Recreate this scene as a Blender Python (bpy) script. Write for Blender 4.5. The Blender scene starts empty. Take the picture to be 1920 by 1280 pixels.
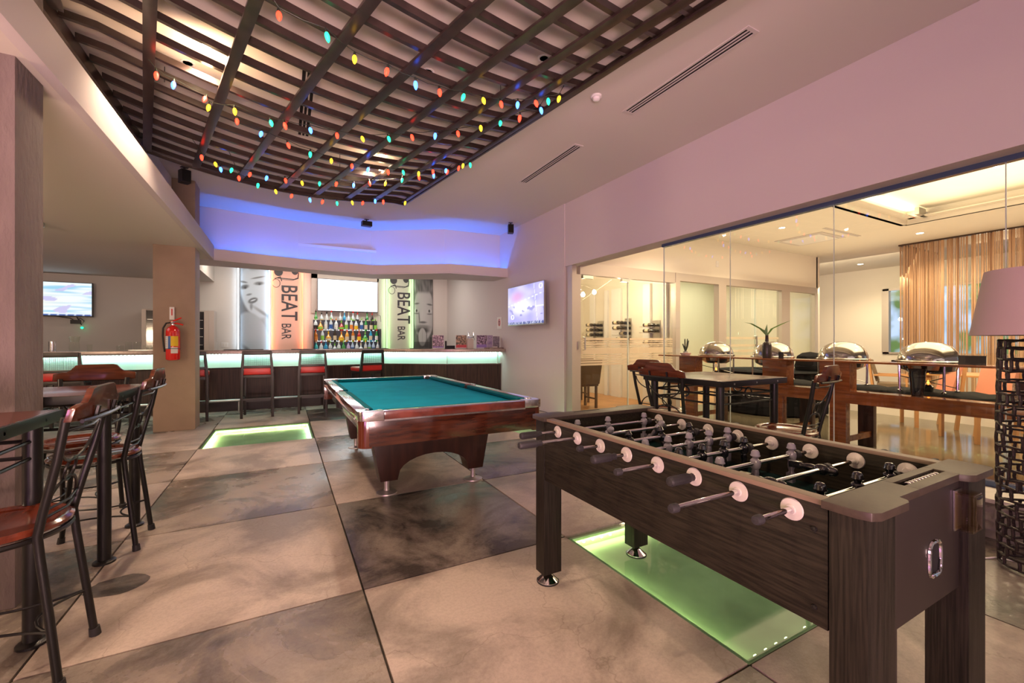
import bpy, bmesh, math, random
from mathutils import Vector, Matrix, noise
R = math.radians
random.seed(7)
SC = bpy.context.scene
COL = SC.collection

# ------------------------------------------------------------------ camera
cam_d = bpy.data.cameras.new('camera'); cam = bpy.data.objects.new('camera', cam_d); COL.objects.link(cam)
cam_d.sensor_width = 36; cam_d.lens = 15.0; cam_d.clip_start = .02; cam_d.clip_end = 100
cam.location = (0, 0, 1.28); cam.rotation_euler = (R(90), 0, -math.atan2(427, 800))
SC.camera = cam

# ------------------------------------------------------------------ world, exposure
W = bpy.data.worlds.new('world'); SC.world = W; W.use_nodes = True
bg = W.node_tree.nodes['Background']; bg.inputs[0].default_value = (.95, .70, .68, 1); bg.inputs[1].default_value = .18
SC.view_settings.view_transform = 'Standard'; SC.view_settings.look = 'None'
SC.view_settings.exposure = 0.55; SC.view_settings.gamma = 1; SC.view_settings.use_curve_mapping = False

# ------------------------------------------------------------------ large area lights, room lamps and added fill lights
def area(name, loc, target, sx, sy, power, color, spread=180):
    l = bpy.data.lights.new(name, 'AREA'); l.shape = 'RECTANGLE'; l.size = sx; l.size_y = sy
    l.energy = power; l.color = color; l.spread = R(spread)
    o = bpy.data.objects.new(name, l); COL.objects.link(o); o.location = loc
    d = Vector(target) - Vector(loc); o.rotation_euler = d.to_track_quat('-Z', 'Y').to_euler(); return o
def spot(name, loc, target, power, color, ang=100, blend=.6, rad=.05):
    l = bpy.data.lights.new(name, 'SPOT'); l.energy = power; l.color = color; l.spot_size = R(ang); l.spot_blend = blend
    l.shadow_soft_size = rad
    o = bpy.data.objects.new(name, l); COL.objects.link(o); o.location = loc
    d = Vector(target) - Vector(loc); o.rotation_euler = d.to_track_quat('-Z', 'Y').to_euler(); return o
def point(name, loc, power, color, rad=.05):
    l = bpy.data.lights.new(name, 'POINT'); l.energy = power; l.color = color; l.shadow_soft_size = rad
    o = bpy.data.objects.new(name, l); COL.objects.link(o); o.location = loc; return o
WARM = (1, .66, .36); VIO = (.80, .62, 1.0); BLUE = (.0, .17, 1.0)
# light added from behind the camera and from the left
area('fill_behind_camera', (1.2, -3.8, 1.9), (1.6, 4, 1.6), 6.5, 2.6, 36, (1.0, .76, .74))  # big soft fill added behind the camera
area('violet_fill_low_left', (-3.2, -2.8, 1.0), (4.2, 3.2, 3.1), 1.4, 1.2, 26, (.90, .36, .80), 80)  # violet light added low at the left, aimed at the header wall
area('ceiling_fill', (-.4, -2.4, .5), (.2, 3.4, 3.6), 2.0, .6, 62, (1, .62, .60), 75)  # unseen fill added to brighten the lattice and the ceiling above it
spot('warm_fill_spot', (-1.6, -2.4, 1.6), (1.0, 3.4, .2), 190, (1, .68, .45), 120, .8, .06)  # added warm spot from behind the camera, without a fitting
point('left_fill_point', (-4.4, 2.4, 1.5), 150, (1, .70, .46), .15)  # unseen fill added to lift the low ceiling at the left
area('bar_glow', (1.0, 10.6, 3.1), (1.0, 11.0, 1.2), 5.0, .8, 55, (1, .92, .80))
area('left_bar_glow', (-3.6, 8.0, 2.6), (-3.6, 8.4, 0), 2.5, 3.0, 28, (.95, .86, .85))
for (x, y) in ((-.55, 4.13), (1.08, 5.50), (-.3, .8)):  # last position is added fill for the floor, with no ceiling fitting
    point('downlight', (x, y, 3.40), 13, WARM, .03); spot('downlight_beam', (x, y, 3.56), (x, y, 0), 125, (1, .74, .52), 130, .5, .04)
# blue strips in the trough of the bar canopy
TR = [(-1.2, 8.74), (.24, 9.06), (1.6, 9.10), (2.95, 8.25), (4.12, 8.19)]
for (a, b) in zip(TR[:-1], TR[1:]):
    L = math.dist(a, b); m = ((a[0]+b[0])/2, (a[1]+b[1])/2)
    o = area('blue_strip', (m[0], m[1], 2.685), (m[0], m[1], 4), L*.97, .012, 6.0*L, BLUE)
    o.rotation_euler = (R(180), 0, math.atan2(b[1]-a[1], b[0]-a[0]))
for (x, y) in ((-.3, 9.06), (1.75, 9.16), (3.15, 8.40), (4.05, 8.34)):
    point('blue_uplight', (x, y, 2.75), 1.6, (.08, .18, 1), .03)
# restaurant behind the glass
for (x, y) in ((6.1, 4.6), (8.2, 4.4), (10.9, 3.6), (8.4, 2.0), (6.8, .6), (13.5, 5.6)):
    spot('restaurant_downlight', (x, y, 3.30), (x, y, 0), 120, (1, .76, .48), 150, .6, .05)
area('restaurant_glow', (8.3, 2.2, 3.30), (8.3, 2.2, 0), 5, 5, 95, (1, .78, .52))
area('restaurant_ceiling_fill', (8.2, 3.2, 2.7), (8.2, 3.2, 5), 7, 5, 60, (1, .76, .48))  # unseen upward fill added to brighten the restaurant ceiling
area('coffer_glow', (7.6, 1.0, 3.36), (7.6, 1.0, 5), 4, 4, 70, (1, .80, .50))
area('far_room_glow', (12.6, 5.6, 3.2), (14, 5.6, 1.5), 3, 2, 90, (1, .80, .55))
area('curtain_glow', (13.6, 2.0, 3.0), (12, 2, 1.5), 3, 2.5, 70, (1, .70, .40))
point('wine_room_lamp_a', (4.9, 7.3, 2.2), 26, (1, .78, .48), .12)
point('wine_room_lamp_b', (6.1, 6.6, 2.3), 22, (1, .80, .52), .10)
area('side_room_glow', (9.2, 7.2, 3.0), (9.2, 7.6, 0), 4, 1.6, 70, (1, .90, .66))

# ------------------------------------------------------------------ mesh helpers
class MB:
    def __init__(s): s.v = []; s.f = []; s.m = []
    def add(s, vs, fs, mi=0):
        n = len(s.v); s.v += [tuple(p) for p in vs]; s.f += [tuple(i+n for i in f) for f in fs]; s.m += [mi]*len(fs); return s
    def box(s, x0, x1, y0, y1, z0, z1, mi=0):
        vs = [(x, y, z) for z in (z0, z1) for y in (y0, y1) for x in (x0, x1)]
        return s.add(vs, [(0,2,3,1),(4,5,7,6),(0,1,5,4),(2,6,7,3),(0,4,6,2),(1,3,7,5)], mi)
    def prism(s, pts, z0, z1, mi=0):
        n = len(pts)
        vs = [(p[0], p[1], z0) for p in pts] + [(p[0], p[1], z1) for p in pts]
        return s.add(vs, [tuple(range(n-1, -1, -1)), tuple(range(n, 2*n))] + [(i, (i+1) % n, (i+1) % n+n, i+n) for i in range(n)], mi)
    def extr(s, pts, d, mi=0):
        """a flat 3D polygon swept by vector d"""
        n = len(pts); d = Vector(d)
        vs = [tuple(p) for p in pts] + [tuple(Vector(p)+d) for p in pts]
        return s.add(vs, [tuple(range(n-1, -1, -1)), tuple(range(n, 2*n))] + [(i, (i+1) % n, (i+1) % n+n, i+n) for i in range(n)], mi)
    def lathe(s, prof, c=(0, 0, 0), n=16, mi=0, axis='z'):
        vs = []; fs = []; k = len(prof)
        for i in range(n):
            a = 2*math.pi*i/n; ca, sa = math.cos(a), math.sin(a)
            for (r, z) in prof:
                p = (r*ca, r*sa, z)
                if axis == 'x': p = (z, r*ca, r*sa)
                if axis == 'y': p = (r*sa, z, r*ca)
                vs.append((c[0]+p[0], c[1]+p[1], c[2]+p[2]))
        for i in range(n):
            j = (i+1) % n
            for t in range(k-1):
                fs.append((i*k+t, j*k+t, j*k+t+1, i*k+t+1))
        if prof[0][0] > 1e-6: fs.append(tuple(i*k for i in range(n-1, -1, -1)))
        if prof[-1][0] > 1e-6: fs.append(tuple(i*k+k-1 for i in range(n)))
        return s.add(vs, fs, mi)
    def tube(s, pts, r, n=8, closed=False, mi=0, r2=None):
        P = [Vector(p) for p in pts]; m = len(P); vs = []; fs = []
        up = Vector((0, 0, 1))
        t0 = (P[1]-P[0]).normalized()
        if abs(t0.dot(up)) > .95: up = Vector((1, 0, 0))
        nr = t0.cross(up).normalized()
        for i in range(m):
            if closed: t = (P[(i+1) % m]-P[(i-1) % m])
            elif i == 0: t = P[1]-P[0]
            elif i == m-1: t = P[-1]-P[-2]
            else: t = P[i+1]-P[i-1]
            t.normalize(); nr = (nr - t*nr.dot(t))
            if nr.length < 1e-6: nr = t.orthogonal()
            nr.normalize(); b = t.cross(nr)
            rr = r if r2 is None else r+(r2-r)*i/(m-1)
            for k in range(n):
                a = 2*math.pi*k/n; vs.append(P[i]+nr*(rr*math.cos(a))+b*(rr*math.sin(a)))
        for i in range(m if closed else m-1):
            j = (i+1) % m
            for k in range(n):
                l = (k+1) % n; fs.append((i*n+k, i*n+l, j*n+l, j*n+k))
        if not closed: fs += [tuple(range(n-1, -1, -1)), tuple((m-1)*n+k for k in range(n))]
        return s.add(vs, fs, mi)
    def shift(s, d): s.v = [(a[0]+d[0], a[1]+d[1], a[2]+d[2]) for a in s.v]; return s
    def xf(s, M): s.v = [tuple(M @ Vector(a)) for a in s.v]; return s
def box(*a): return MB().box(*a)
def tube(*a, **k): return MB().tube(*a, **k)
def lathe(*a, **k): return MB().lathe(*a, **k)
def mesh_of(name, mb, mats, bevel=0, smooth=True):
    me = bpy.data.meshes.new(name); me.from_pydata(mb.v, [], mb.f)
    if not isinstance(mats, (list, tuple)): mats = [mats]
    for m in mats: me.materials.append(m)
    if len(mats) > 1: me.polygons.foreach_set('material_index', mb.m)
    bm = bmesh.new(); bm.from_mesh(me); bmesh.ops.recalc_face_normals(bm, faces=bm.faces)
    if bevel:
        es = [e for e in bm.edges if e.is_manifold and e.calc_face_angle(0) > R(35)]
        bmesh.ops.bevel(bm, geom=es, offset=bevel, segments=2, profile=.7, affect='EDGES', clamp_overlap=True)
    bm.to_mesh(me); bm.free()
    if smooth:
        me.shade_smooth(); me.set_sharp_from_angle(angle=R(38))
    return me
def thing(name, label, cat, loc=(0, 0, 0), rz=0, group=None):
    o = bpy.data.objects.new(name, None); COL.objects.link(o); o.location = loc; o.rotation_euler = (0, 0, rz)
    o.empty_display_size = .1; o['label'] = label; o['category'] = cat
    if group: o['group'] = group
    return o
def part(name, mb, mats, parent, bevel=0, label=None, world=False, smooth=True, mesh=None):
    if mesh is None:
        if world:
            p = parent; d = Vector((0, 0, 0))
            while p: d += p.location; p = p.parent
            mb = mb.shift(-d)
        mesh = mesh_of(name, mb, mats, bevel, smooth)
    o = bpy.data.objects.new(name, mesh); COL.objects.link(o); o.parent = parent
    if label: o['label'] = label
    return o
def solo(name, mb, mats, label, cat, loc=(0, 0, 0), bevel=0, group=None, kind=None, rz=0):
    """a thing that is one mesh; mb is given in world coordinates when rz == 0"""
    if rz == 0: mb = mb.shift(-Vector(loc))
    o = bpy.data.objects.new(name, mesh_of(name, mb, mats, bevel)); COL.objects.link(o); o.location = loc; o.rotation_euler = (0, 0, rz)
    o['label'] = label; o['category'] = cat
    if group: o['group'] = group
    if kind: o['kind'] = kind
    return o
def struct(name, mb, mats, bevel=0, parent=None, label=None, smooth=True):
    o = bpy.data.objects.new(name, mesh_of(name, mb, mats, bevel, smooth)); COL.objects.link(o)
    if parent: o.parent = parent
    else: o['kind'] = 'structure'
    if label: o['label'] = label
    return o
def dup(root, loc, rz=0, label=None, group=None):
    def cp(o, par):
        c = o.copy(); COL.objects.link(c); c.parent = par
        for ch in list(o.children): cp(ch, c)
        return c
    r = cp(root, None); r.location = loc; r.rotation_euler = (0, 0, rz)
    if label: r['label'] = label
    if group: r['group'] = group
    return r

# ------------------------------------------------------------------ materials
def mat(name, col, rough=.5, metal=0, spec=.5, emit=None, es=0, noise=0, nscale=8, bump=0, bscale=40, stretch=None, coat=0, trans=0, alpha=1, col2=None):
    m = bpy.data.materials.new(name); m.use_nodes = True; nt = m.node_tree; b = nt.nodes['Principled BSDF']
    b.inputs['Base Color'].default_value = (*col, 1); b.inputs['Roughness'].default_value = rough; b.inputs['Metallic'].default_value = metal
    b.inputs['Specular IOR Level'].default_value = spec; b.inputs['Coat Weight'].default_value = coat; b.inputs['Coat Roughness'].default_value = .08
    b.inputs['Transmission Weight'].default_value = trans; b.inputs['Alpha'].default_value = alpha
    if emit: b.inputs['Emission Color'].default_value = (*emit, 1); b.inputs['Emission Strength'].default_value = es
    if noise or bump:
        tc = nt.nodes.new('ShaderNodeTexCoord'); mp = nt.nodes.new('ShaderNodeMapping'); nt.links.new(tc.outputs['Object'], mp.inputs[0])
        if stretch: mp.inputs['Scale'].default_value = stretch
    if noise:
        n = nt.nodes.new('ShaderNodeTexNoise'); n.inputs['Scale'].default_value = nscale; n.inputs['Detail'].default_value = 6; nt.links.new(mp.outputs[0], n.inputs[0])
        r = nt.nodes.new('ShaderNodeValToRGB'); nt.links.new(n.outputs[0], r.inputs[0])
        c2 = col2 or tuple(min(1, c*(1+noise)) for c in col); c1 = tuple(c*(1-noise) for c in col) if not col2 else col
        r.color_ramp.elements[0].position = .35; r.color_ramp.elements[1].position = .65
        r.color_ramp.elements[0].color = (*c1, 1); r.color_ramp.elements[1].color = (*c2, 1); nt.links.new(r.outputs[0], b.inputs['Base Color'])
    if bump:
        n2 = nt.nodes.new('ShaderNodeTexNoise'); n2.inputs['Scale'].default_value = bscale; n2.inputs['Detail'].default_value = 4; nt.links.new(mp.outputs[0], n2.inputs[0])
        bp = nt.nodes.new('ShaderNodeBump'); bp.inputs['Strength'].default_value = bump; bp.inputs['Distance'].default_value = .01
        nt.links.new(n2.outputs[0], bp.inputs['Height']); nt.links.new(bp.outputs[0], b.inputs['Normal'])
    return m
def concrete(name, light, dark, rough):
    m = bpy.data.materials.new(name); m.use_nodes = True; nt = m.node_tree; b = nt.nodes['Principled BSDF']; N = nt.nodes.new; L = nt.links.new
    g = N('ShaderNodeNewGeometry')
    n1 = N('ShaderNodeTexNoise'); n1.inputs['Scale'].default_value = 1.6; n1.inputs['Detail'].default_value = 9; n1.inputs['Roughness'].default_value = .62; n1.inputs['Distortion'].default_value = .6; L(g.outputs['Position'], n1.inputs[0])
    r1 = N('ShaderNodeValToRGB'); L(n1.outputs[0], r1.inputs[0]); e = r1.color_ramp.elements
    e[0].position = .40; e[0].color = (*dark, 1); e[1].position = .585; e[1].color = (*light, 1)
    n2 = N('ShaderNodeTexNoise'); n2.inputs['Scale'].default_value = 60; n2.inputs['Detail'].default_value = 10; n2.inputs['Roughness'].default_value = .75; L(g.outputs['Position'], n2.inputs[0])
    r2 = N('ShaderNodeValToRGB'); L(n2.outputs[0], r2.inputs[0]); r2.color_ramp.elements[0].position = .38; r2.color_ramp.elements[0].color = (.74, .72, .70, 1); r2.color_ramp.elements[1].position = .56
    mx = N('ShaderNodeMixRGB'); mx.blend_type = 'MULTIPLY'; mx.inputs[0].default_value = .6; L(r1.outputs[0], mx.inputs[1]); L(r2.outputs[0], mx.inputs[2])
    # small chipped dark spots
    n3 = N('ShaderNodeTexNoise'); n3.inputs['Scale'].default_value = 6.5; n3.inputs['Detail'].default_value = 10; n3.inputs['Roughness'].default_value = .7; L(g.outputs['Position'], n3.inputs[0])
    r3 = N('ShaderNodeValToRGB'); L(n3.outputs[0], r3.inputs[0]); r3.color_ramp.elements[0].position = .285; r3.color_ramp.elements[0].color = (.38, .34, .30, 1); r3.color_ramp.elements[1].position = .315
    mx2 = N('ShaderNodeMixRGB'); mx2.blend_type = 'MULTIPLY'; mx2.inputs[0].default_value = .9; L(mx.outputs[0], mx2.inputs[1]); L(r3.outputs[0], mx2.inputs[2])
    # hairline scratches
    vo = N('ShaderNodeTexVoronoi'); vo.feature = 'DISTANCE_TO_EDGE'; vo.inputs['Scale'].default_value = 1.3
    nd = N('ShaderNodeTexNoise'); nd.inputs['Scale'].default_value = 2.2; nd.inputs['Detail'].default_value = 6; L(g.outputs['Position'], nd.inputs[0])
    ma = N('ShaderNodeVectorMath'); ma.operation = 'MULTIPLY_ADD'; ma.inputs[1].default_value = (.8, .8, .8); L(nd.outputs['Color'], ma.inputs[0]); L(g.outputs['Position'], ma.inputs[2]); L(ma.outputs[0], vo.inputs[0])
    r4 = N('ShaderNodeValToRGB'); L(vo.outputs[0], r4.inputs[0]); r4.color_ramp.elements[0].position = .0; r4.color_ramp.elements[0].color = (.62, .58, .55, 1); r4.color_ramp.elements[1].position = .006
    mx3 = N('ShaderNodeMixRGB'); mx3.blend_type = 'MULTIPLY'; mx3.inputs[0].default_value = .7; L(mx2.outputs[0], mx3.inputs[1]); L(r4.outputs[0], mx3.inputs[2])
    L(mx3.outputs[0], b.inputs['Base Color'])
    mr = N('ShaderNodeMapRange'); mr.inputs[3].default_value = rough-.08; mr.inputs[4].default_value = rough+.22; L(n1.outputs[0], mr.inputs[0]); L(mr.outputs[0], b.inputs['Roughness'])
    bp = N('ShaderNodeBump'); bp.inputs['Strength'].default_value = .25; bp.inputs['Distance'].default_value = .006; L(n2.outputs[0], bp.inputs['Height']); L(bp.outputs[0], b.inputs['Normal'])
    return m
def glass_mat(name, tint, ior=1.5, rough=0):
    m = bpy.data.materials.new(name); m.use_nodes = True; nt = m.node_tree; N = nt.nodes.new; L = nt.links.new
    nt.nodes.remove(nt.nodes['Principled BSDF']); out = nt.nodes['Material Output']
    fr = N('ShaderNodeFresnel'); fr.inputs[0].default_value = ior
    t = N('ShaderNodeBsdfTransparent'); t.inputs[0].default_value = (*tint, 1)
    g = N('ShaderNodeBsdfGlossy'); g.inputs['Roughness'].default_value = rough
    mx = N('ShaderNodeMixShader'); 
    gm = N('ShaderNodeNewGeometry'); mu = N('ShaderNodeMath'); mu.operation = 'MULTIPLY_ADD'; mu.inputs[1].default_value = -1; mu.inputs[2].default_value = 1; L(gm.outputs['Backfacing'], mu.inputs[0])
    m2 = N('ShaderNodeMath'); m2.operation = 'MULTIPLY'; L(fr.outputs[0], m2.inputs[0]); L(mu.outputs[0], m2.inputs[1]); L(m2.outputs[0], mx.inputs[0]); L(t.outputs[0], mx.inputs[1]); L(g.outputs[0], mx.inputs[2]); L(mx.outputs[0], out.inputs[0]); return m
def frost_mat(name, col, amt):
    m = bpy.data.materials.new(name); m.use_nodes = True; nt = m.node_tree; N = nt.nodes.new; L = nt.links.new
    nt.nodes.remove(nt.nodes['Principled BSDF']); out = nt.nodes['Material Output']
    t = N('ShaderNodeBsdfTransparent'); d = N('ShaderNodeBsdfDiffuse'); d.inputs[0].default_value = (*col, 1); tl = N('ShaderNodeBsdfTranslucent'); tl.inputs[0].default_value = (*col, 1)
    m1 = N('ShaderNodeMixShader'); m1.inputs[0].default_value = .5; L(d.outputs[0], m1.inputs[1]); L(tl.outputs[0], m1.inputs[2])
    m2 = N('ShaderNodeMixShader'); m2.inputs[0].default_value = amt; L(t.outputs[0], m2.inputs[1]); L(m1.outputs[0], m2.inputs[2]); L(m2.outputs[0], out.inputs[0]); return m
def paint_mat(name, emit=0, rough=.4):
    m = bpy.data.materials.new(name); m.use_nodes = True; nt = m.node_tree; b = nt.nodes['Principled BSDF']
    a = nt.nodes.new('ShaderNodeAttribute'); a.attribute_name = 'Col'
    if emit:
        b.inputs['Base Color'].default_value = (.02, .02, .02, 1)
        nt.links.new(a.outputs['Color'], b.inputs['Emission Color']); b.inputs['Emission Strength'].default_value = emit
    else: nt.links.new(a.outputs['Color'], b.inputs['Base Color'])
    b.inputs['Roughness'].default_value = rough; return m
def led(name, col, s):
    return mat(name, (.02, .02, .02), emit=col, es=s)
M = {}
M['tile_l'] = concrete('concrete_light', (.56, .46, .39), (.27, .215, .18), .32)
M['tile_d'] = concrete('concrete_dark', (.24, .20, .17), (.055, .046, .041), .15)
M['tile_m'] = concrete('concrete_mid', (.37, .305, .255), (.115, .095, .082), .20)
M['tile_p'] = concrete('concrete_pale_pink', (.52, .43, .38), (.32, .26, .235), .28)
M['grout'] = mat('grout', (.10, .09, .08), .8)
M['wall'] = mat('white_wall_paint', (.70, .66, .62), .75, bump=.06, bscale=90)
M['wall2'] = mat('restaurant_wall_paint', (.80, .74, .64), .7)
M['ceil'] = mat('ceiling_paint', (.66, .60, .55), .85)
M['soffit'] = mat('soffit_paint', (.66, .60, .54), .85)
M['col'] = mat('rough_column_plaster', (.17, .13, .122), .85, noise=.15, nscale=5, bump=1.0, bscale=38, stretch=(1, 1, .35))
M['col2'] = mat('smooth_column_plaster', (.33, .235, .175), .7, noise=.08, nscale=3, bump=.12, bscale=50)
M['trel'] = mat('dark_brown_lattice_wood', (.030, .018, .016), .28, spec=.6, noise=.3, nscale=10, stretch=(1, 1, 1))
M['black'] = mat('black_metal', (.009, .008, .008), .36, spec=.38)
M['blk'] = mat('black_plastic', (.015, .015, .017), .4)
M['blkg'] = mat('glossy_black_plastic', (.008, .008, .010), .12, coat=.5)
M['rubber'] = mat('black_rubber', (.02, .018, .02), .6)
M['chrome'] = mat('chrome', (.80, .80, .80), .08, 1)
M['dish'] = mat('polished_dish_steel', (.50, .47, .44), .10, 1)
M['steel'] = mat('brushed_steel', (.55, .54, .52), .28, 1)
M['alum'] = mat('brushed_aluminium_frame', (.52, .46, .41), .45, .35)
M['seatw'] = mat('red_stained_seat_wood', (.13, .024, .010), .18, coat=.6, noise=.35, nscale=6, stretch=(1, 8, 1))
M['restw'] = mat('brown_stained_rest_wood', (.10, .026, .010), .24, coat=.4, noise=.35, nscale=6, stretch=(1, 1, 10))
M['topw'] = mat('dark_red_table_wood', (.12, .026, .016), .24, spec=.4, coat=.15, noise=.4, nscale=5, stretch=(1, 12, 1))
M['foos'] = mat('black_oak_laminate_along', (.009, .0072, .0045), .5, spec=.22, noise=.45, nscale=7, stretch=(20, 1.2, 20), col2=(.026, .021, .013), bump=.12, bscale=30)
M['foosv'] = mat('black_oak_laminate_upright', (.009, .0075, .005), .5, spec=.22, noise=.45, nscale=7, stretch=(24, 24, .8), col2=(.027, .022, .015), bump=.12, bscale=30)
M['foost'] = mat('dark_grey_laminate_top', (.046, .033, .024), .42, spec=.35, noise=.12, nscale=60, bump=.03, bscale=200)
M['foose'] = mat('smooth_dark_end_laminate', (.026, .019, .016), .5, spec=.35)
M['foosrail'] = mat('tan_rail_edge', (.17, .12, .08), .42)
M['field'] = mat('dark_green_playfield', (.006, .024, .024), .22)
M['bush'] = mat('white_bushing_plastic', (.54, .50, .45), .3)
M['manw'] = mat('grey_player_plastic', (.20, .185, .215), .22)
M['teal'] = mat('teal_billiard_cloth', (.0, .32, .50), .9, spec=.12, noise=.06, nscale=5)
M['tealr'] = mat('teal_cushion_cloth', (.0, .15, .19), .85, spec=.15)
M['poolw'] = mat('glossy_mahogany', (.028, .0075, .004), .15, coat=.45, noise=.4, nscale=5, stretch=(1.2, 1.2, 9), col2=(.075, .021, .009))
M['poolpost'] = mat('glossy_red_brown_corner', (.09, .019, .007), .16, coat=.5, noise=.12, nscale=4)
M['poolrail'] = mat('mahogany_rail_top', (.15, .034, .022), .16, coat=.9, noise=.35, nscale=8)
M['poolleg'] = mat('dark_mahogany_pedestal', (.018, .007, .004), .38, spec=.35, noise=.4, nscale=5, stretch=(4, 4, .6), col2=(.042, .015, .008))
M['castm'] = mat('worn_polished_corner_casting', (.72, .66, .66), .2, 1, noise=.12, nscale=30)
M['footm'] = mat('satin_aluminium_foot', (.50, .46, .42), .38, .7)
M['barw'] = mat('ebony_veneer', (.016, .008, .006), .42, spec=.35, noise=.4, nscale=9, stretch=(14, 1, .25), col2=(.075, .036, .027))
M['kick'] = mat('bar_kick_board', (.018, .008, .006), .45)
M['bartop'] = mat('grey_brown_counter_stone', (.36, .29, .25), .25, .2, noise=.12, nscale=20)
M['barglass'] = mat('pale_green_frosted_panel', (.62, .86, .78), .35)
M['stoolw'] = mat('near_black_stool_wood', (.014, .008, .006), .35)
M['red'] = mat('red_vinyl', (.62, .020, .018), .32, noise=.05)
M['cane'] = mat('grey_cane_weave', (.035, .035, .032), .5)
M['glass'] = glass_mat('clear_glass', (.97, .985, .975), 1.5)
M['glass_d'] = glass_mat('door_glass', (.95, .97, .94), 1.45)
M['glass_f'] = glass_mat('green_floor_glass', (.86, .96, .89), 1.45, .05)
M['frost'] = frost_mat('etched_glass_band', (.80, .70, .56), .72)
M['frost2'] = frost_mat('frosted_green_glass', (.70, .80, .66), .80)
M['edge'] = mat('polished_glass_edge', (.55, .62, .55), .15, spec=.8)
M['gfl'] = mat('green_light_well', (.36, .46, .33), .6, noise=.18, nscale=3)
M['white'] = mat('white_plastic', (.80, .78, .76), .4)
M['paper'] = mat('paper', (.75, .72, .68), .6)
M['ired'] = mat('extinguisher_red', (.70, .015, .010), .15, coat=.6)
M['yel'] = mat('yellow_label', (.85, .55, .02), .5); M['blu'] = mat('blue_label', (.03, .12, .40), .5)
M['shade'] = mat('lamp_shade_linen', (.56, .42, .42), .85, bump=.1, bscale=300)
M['iron'] = mat('hammered_dark_iron', (.045, .033, .032), .38, .6, bump=.6, bscale=60)
M['rwood'] = mat('warm_orange_brown_wood', (.20, .055, .013), .2, coat=.4, noise=.35, nscale=4, stretch=(8, 1, 8), col2=(.33, .105, .026))
M['rwoodd'] = mat('dark_brown_post_wood', (.05, .022, .012), .3, noise=.3, nscale=5, stretch=(6, 6, 1))
M['lwood'] = mat('light_chair_wood', (.55, .28, .11), .35)
M['cloth'] = mat('black_buffet_cloth', (.006, .006, .007), .85, spec=.1)
M['cush'] = mat('olive_brown_cushion', (.17, .12, .075), .85)
M['pinkc'] = mat('salmon_chair_cover', (.58, .24, .15), .8)
M['plate'] = mat('brown_rimmed_plate', (.34, .22, .19), .25)
M['plate2'] = mat('plate_rim', (.72, .62, .58), .25)
M['curt'] = mat('bronze_string_curtain', (.36, .20, .11), .55, noise=.3, nscale=3, stretch=(30, 30, .2), col2=(.60, .38, .22))
M['leaf'] = mat('green_leaf', (.10, .24, .03), .4, noise=.2, nscale=6)
M['vase'] = mat('dark_brown_bottle_vase', (.028, .018, .017), .3)
M['terr'] = mat('polished_terrazzo', (.085, .070, .045), .10, noise=.30, nscale=22, col2=(.135, .112, .075))
M['wfloor'] = mat('warm_wood_floor', (.46, .22, .08), .3, noise=.15, nscale=4)
M['wchair'] = mat('brown_faux_leather', (.115, .075, .048), .4)
M['vent'] = mat('vent_frame_white', (.60, .55, .52), .5); M['void'] = mat('dark_void', (.004, .003, .003), .9)
M['curb'] = mat('grey_rendered_curb', (.24, .20, .19), .7); M['curbt'] = mat('white_curb_top', (.60, .54, .50), .6)
M['bluelit'] = mat('blue_lit_glass_channel', (.09, .13, .24), .22, .5)  # the channel colour has the blue of reflected cove light mixed in
M['cord'] = mat('dark_green_cord', (.012, .018, .012), .5)
M['ins'] = mat('extinguisher_hose', (.02, .02, .02), .5)
M['bulb_R'] = led('lit_red_bulb', (1, .022, .008), 6); M['bulb_G'] = led('lit_green_bulb', (.01, .60, .22), 3)
M['bulb_B'] = led('lit_blue_bulb', (.03, .13, 1), 8); M['bulb_Y'] = led('lit_yellow_bulb', (1, .50, .015), 3)
M['lamp'] = led('lit_downlight', (1, .80, .50), 30)
M['led_w'] = led('white_led_line', (.66, .86, 1), 1.7); M['led_o'] = led('orange_led_line', (1, .26, .11), 1.25); M['led_g'] = led('green_led_line', (.45, .85, .38), 1.0); M['led_s'] = led('shelf_led_tube', (.85, .95, 1), .7)
M['led_bar'] = led('counter_led_line', (.80, 1, .92), 4); M['led_f'] = led('floor_led', (.90, 1, .50), 3.5)
M['scr'] = paint_mat('screen_picture', .70, .3); M['print'] = paint_mat('printed_picture', 0, .35)
def painted(name, w, h, nx, ny, func, parent, origin, ux=(1, 0, 0), uz=(0, 0, 1), m='print'):
    """flat printed panel: func(u,v)->rgb, u left-right, v bottom-top, 0..1"""
    vs = []; fs = []; cols = []; o = Vector(origin); ux = Vector(ux); uz = Vector(uz)
    for j in range(ny+1):
        for i in range(nx+1):
            u = i/nx; v = j/ny; vs.append(tuple(o+ux*(w*u)+uz*(h*v))); cols.append(func(u, v))
    for j in range(ny):
        for i in range(nx):
            a = j*(nx+1)+i; fs.append((a, a+1, a+nx+2, a+nx+1))
    me = bpy.data.meshes.new(name); me.from_pydata(vs, [], fs); me.materials.append(M[m])
    at = me.color_attributes.new('Col', 'FLOAT_COLOR', 'POINT')
    for k, c in enumerate(cols): at.data[k].color = (*[max(0, x) for x in c], 1)
    ob = bpy.data.objects.new(name, me); COL.objects.link(ob); ob.parent = parent; return ob
def text_mesh(name, s, size, m, parent, Mx, depth=.002, bold=0):
    c = bpy.data.curves.new(name, 'FONT'); c.body = s; c.size = size; c.extrude = depth; c.offset = bold
    t = bpy.data.objects.new(name, c); COL.objects.link(t)
    me = bpy.data.meshes.new_from_object(t.evaluated_get(bpy.context.evaluated_depsgraph_get())); bpy.data.objects.remove(t)
    me.transform(Mx); me.materials.clear(); me.materials.append(m)
    o = bpy.data.objects.new(name, me); COL.objects.link(o); o.parent = parent; return o
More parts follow.
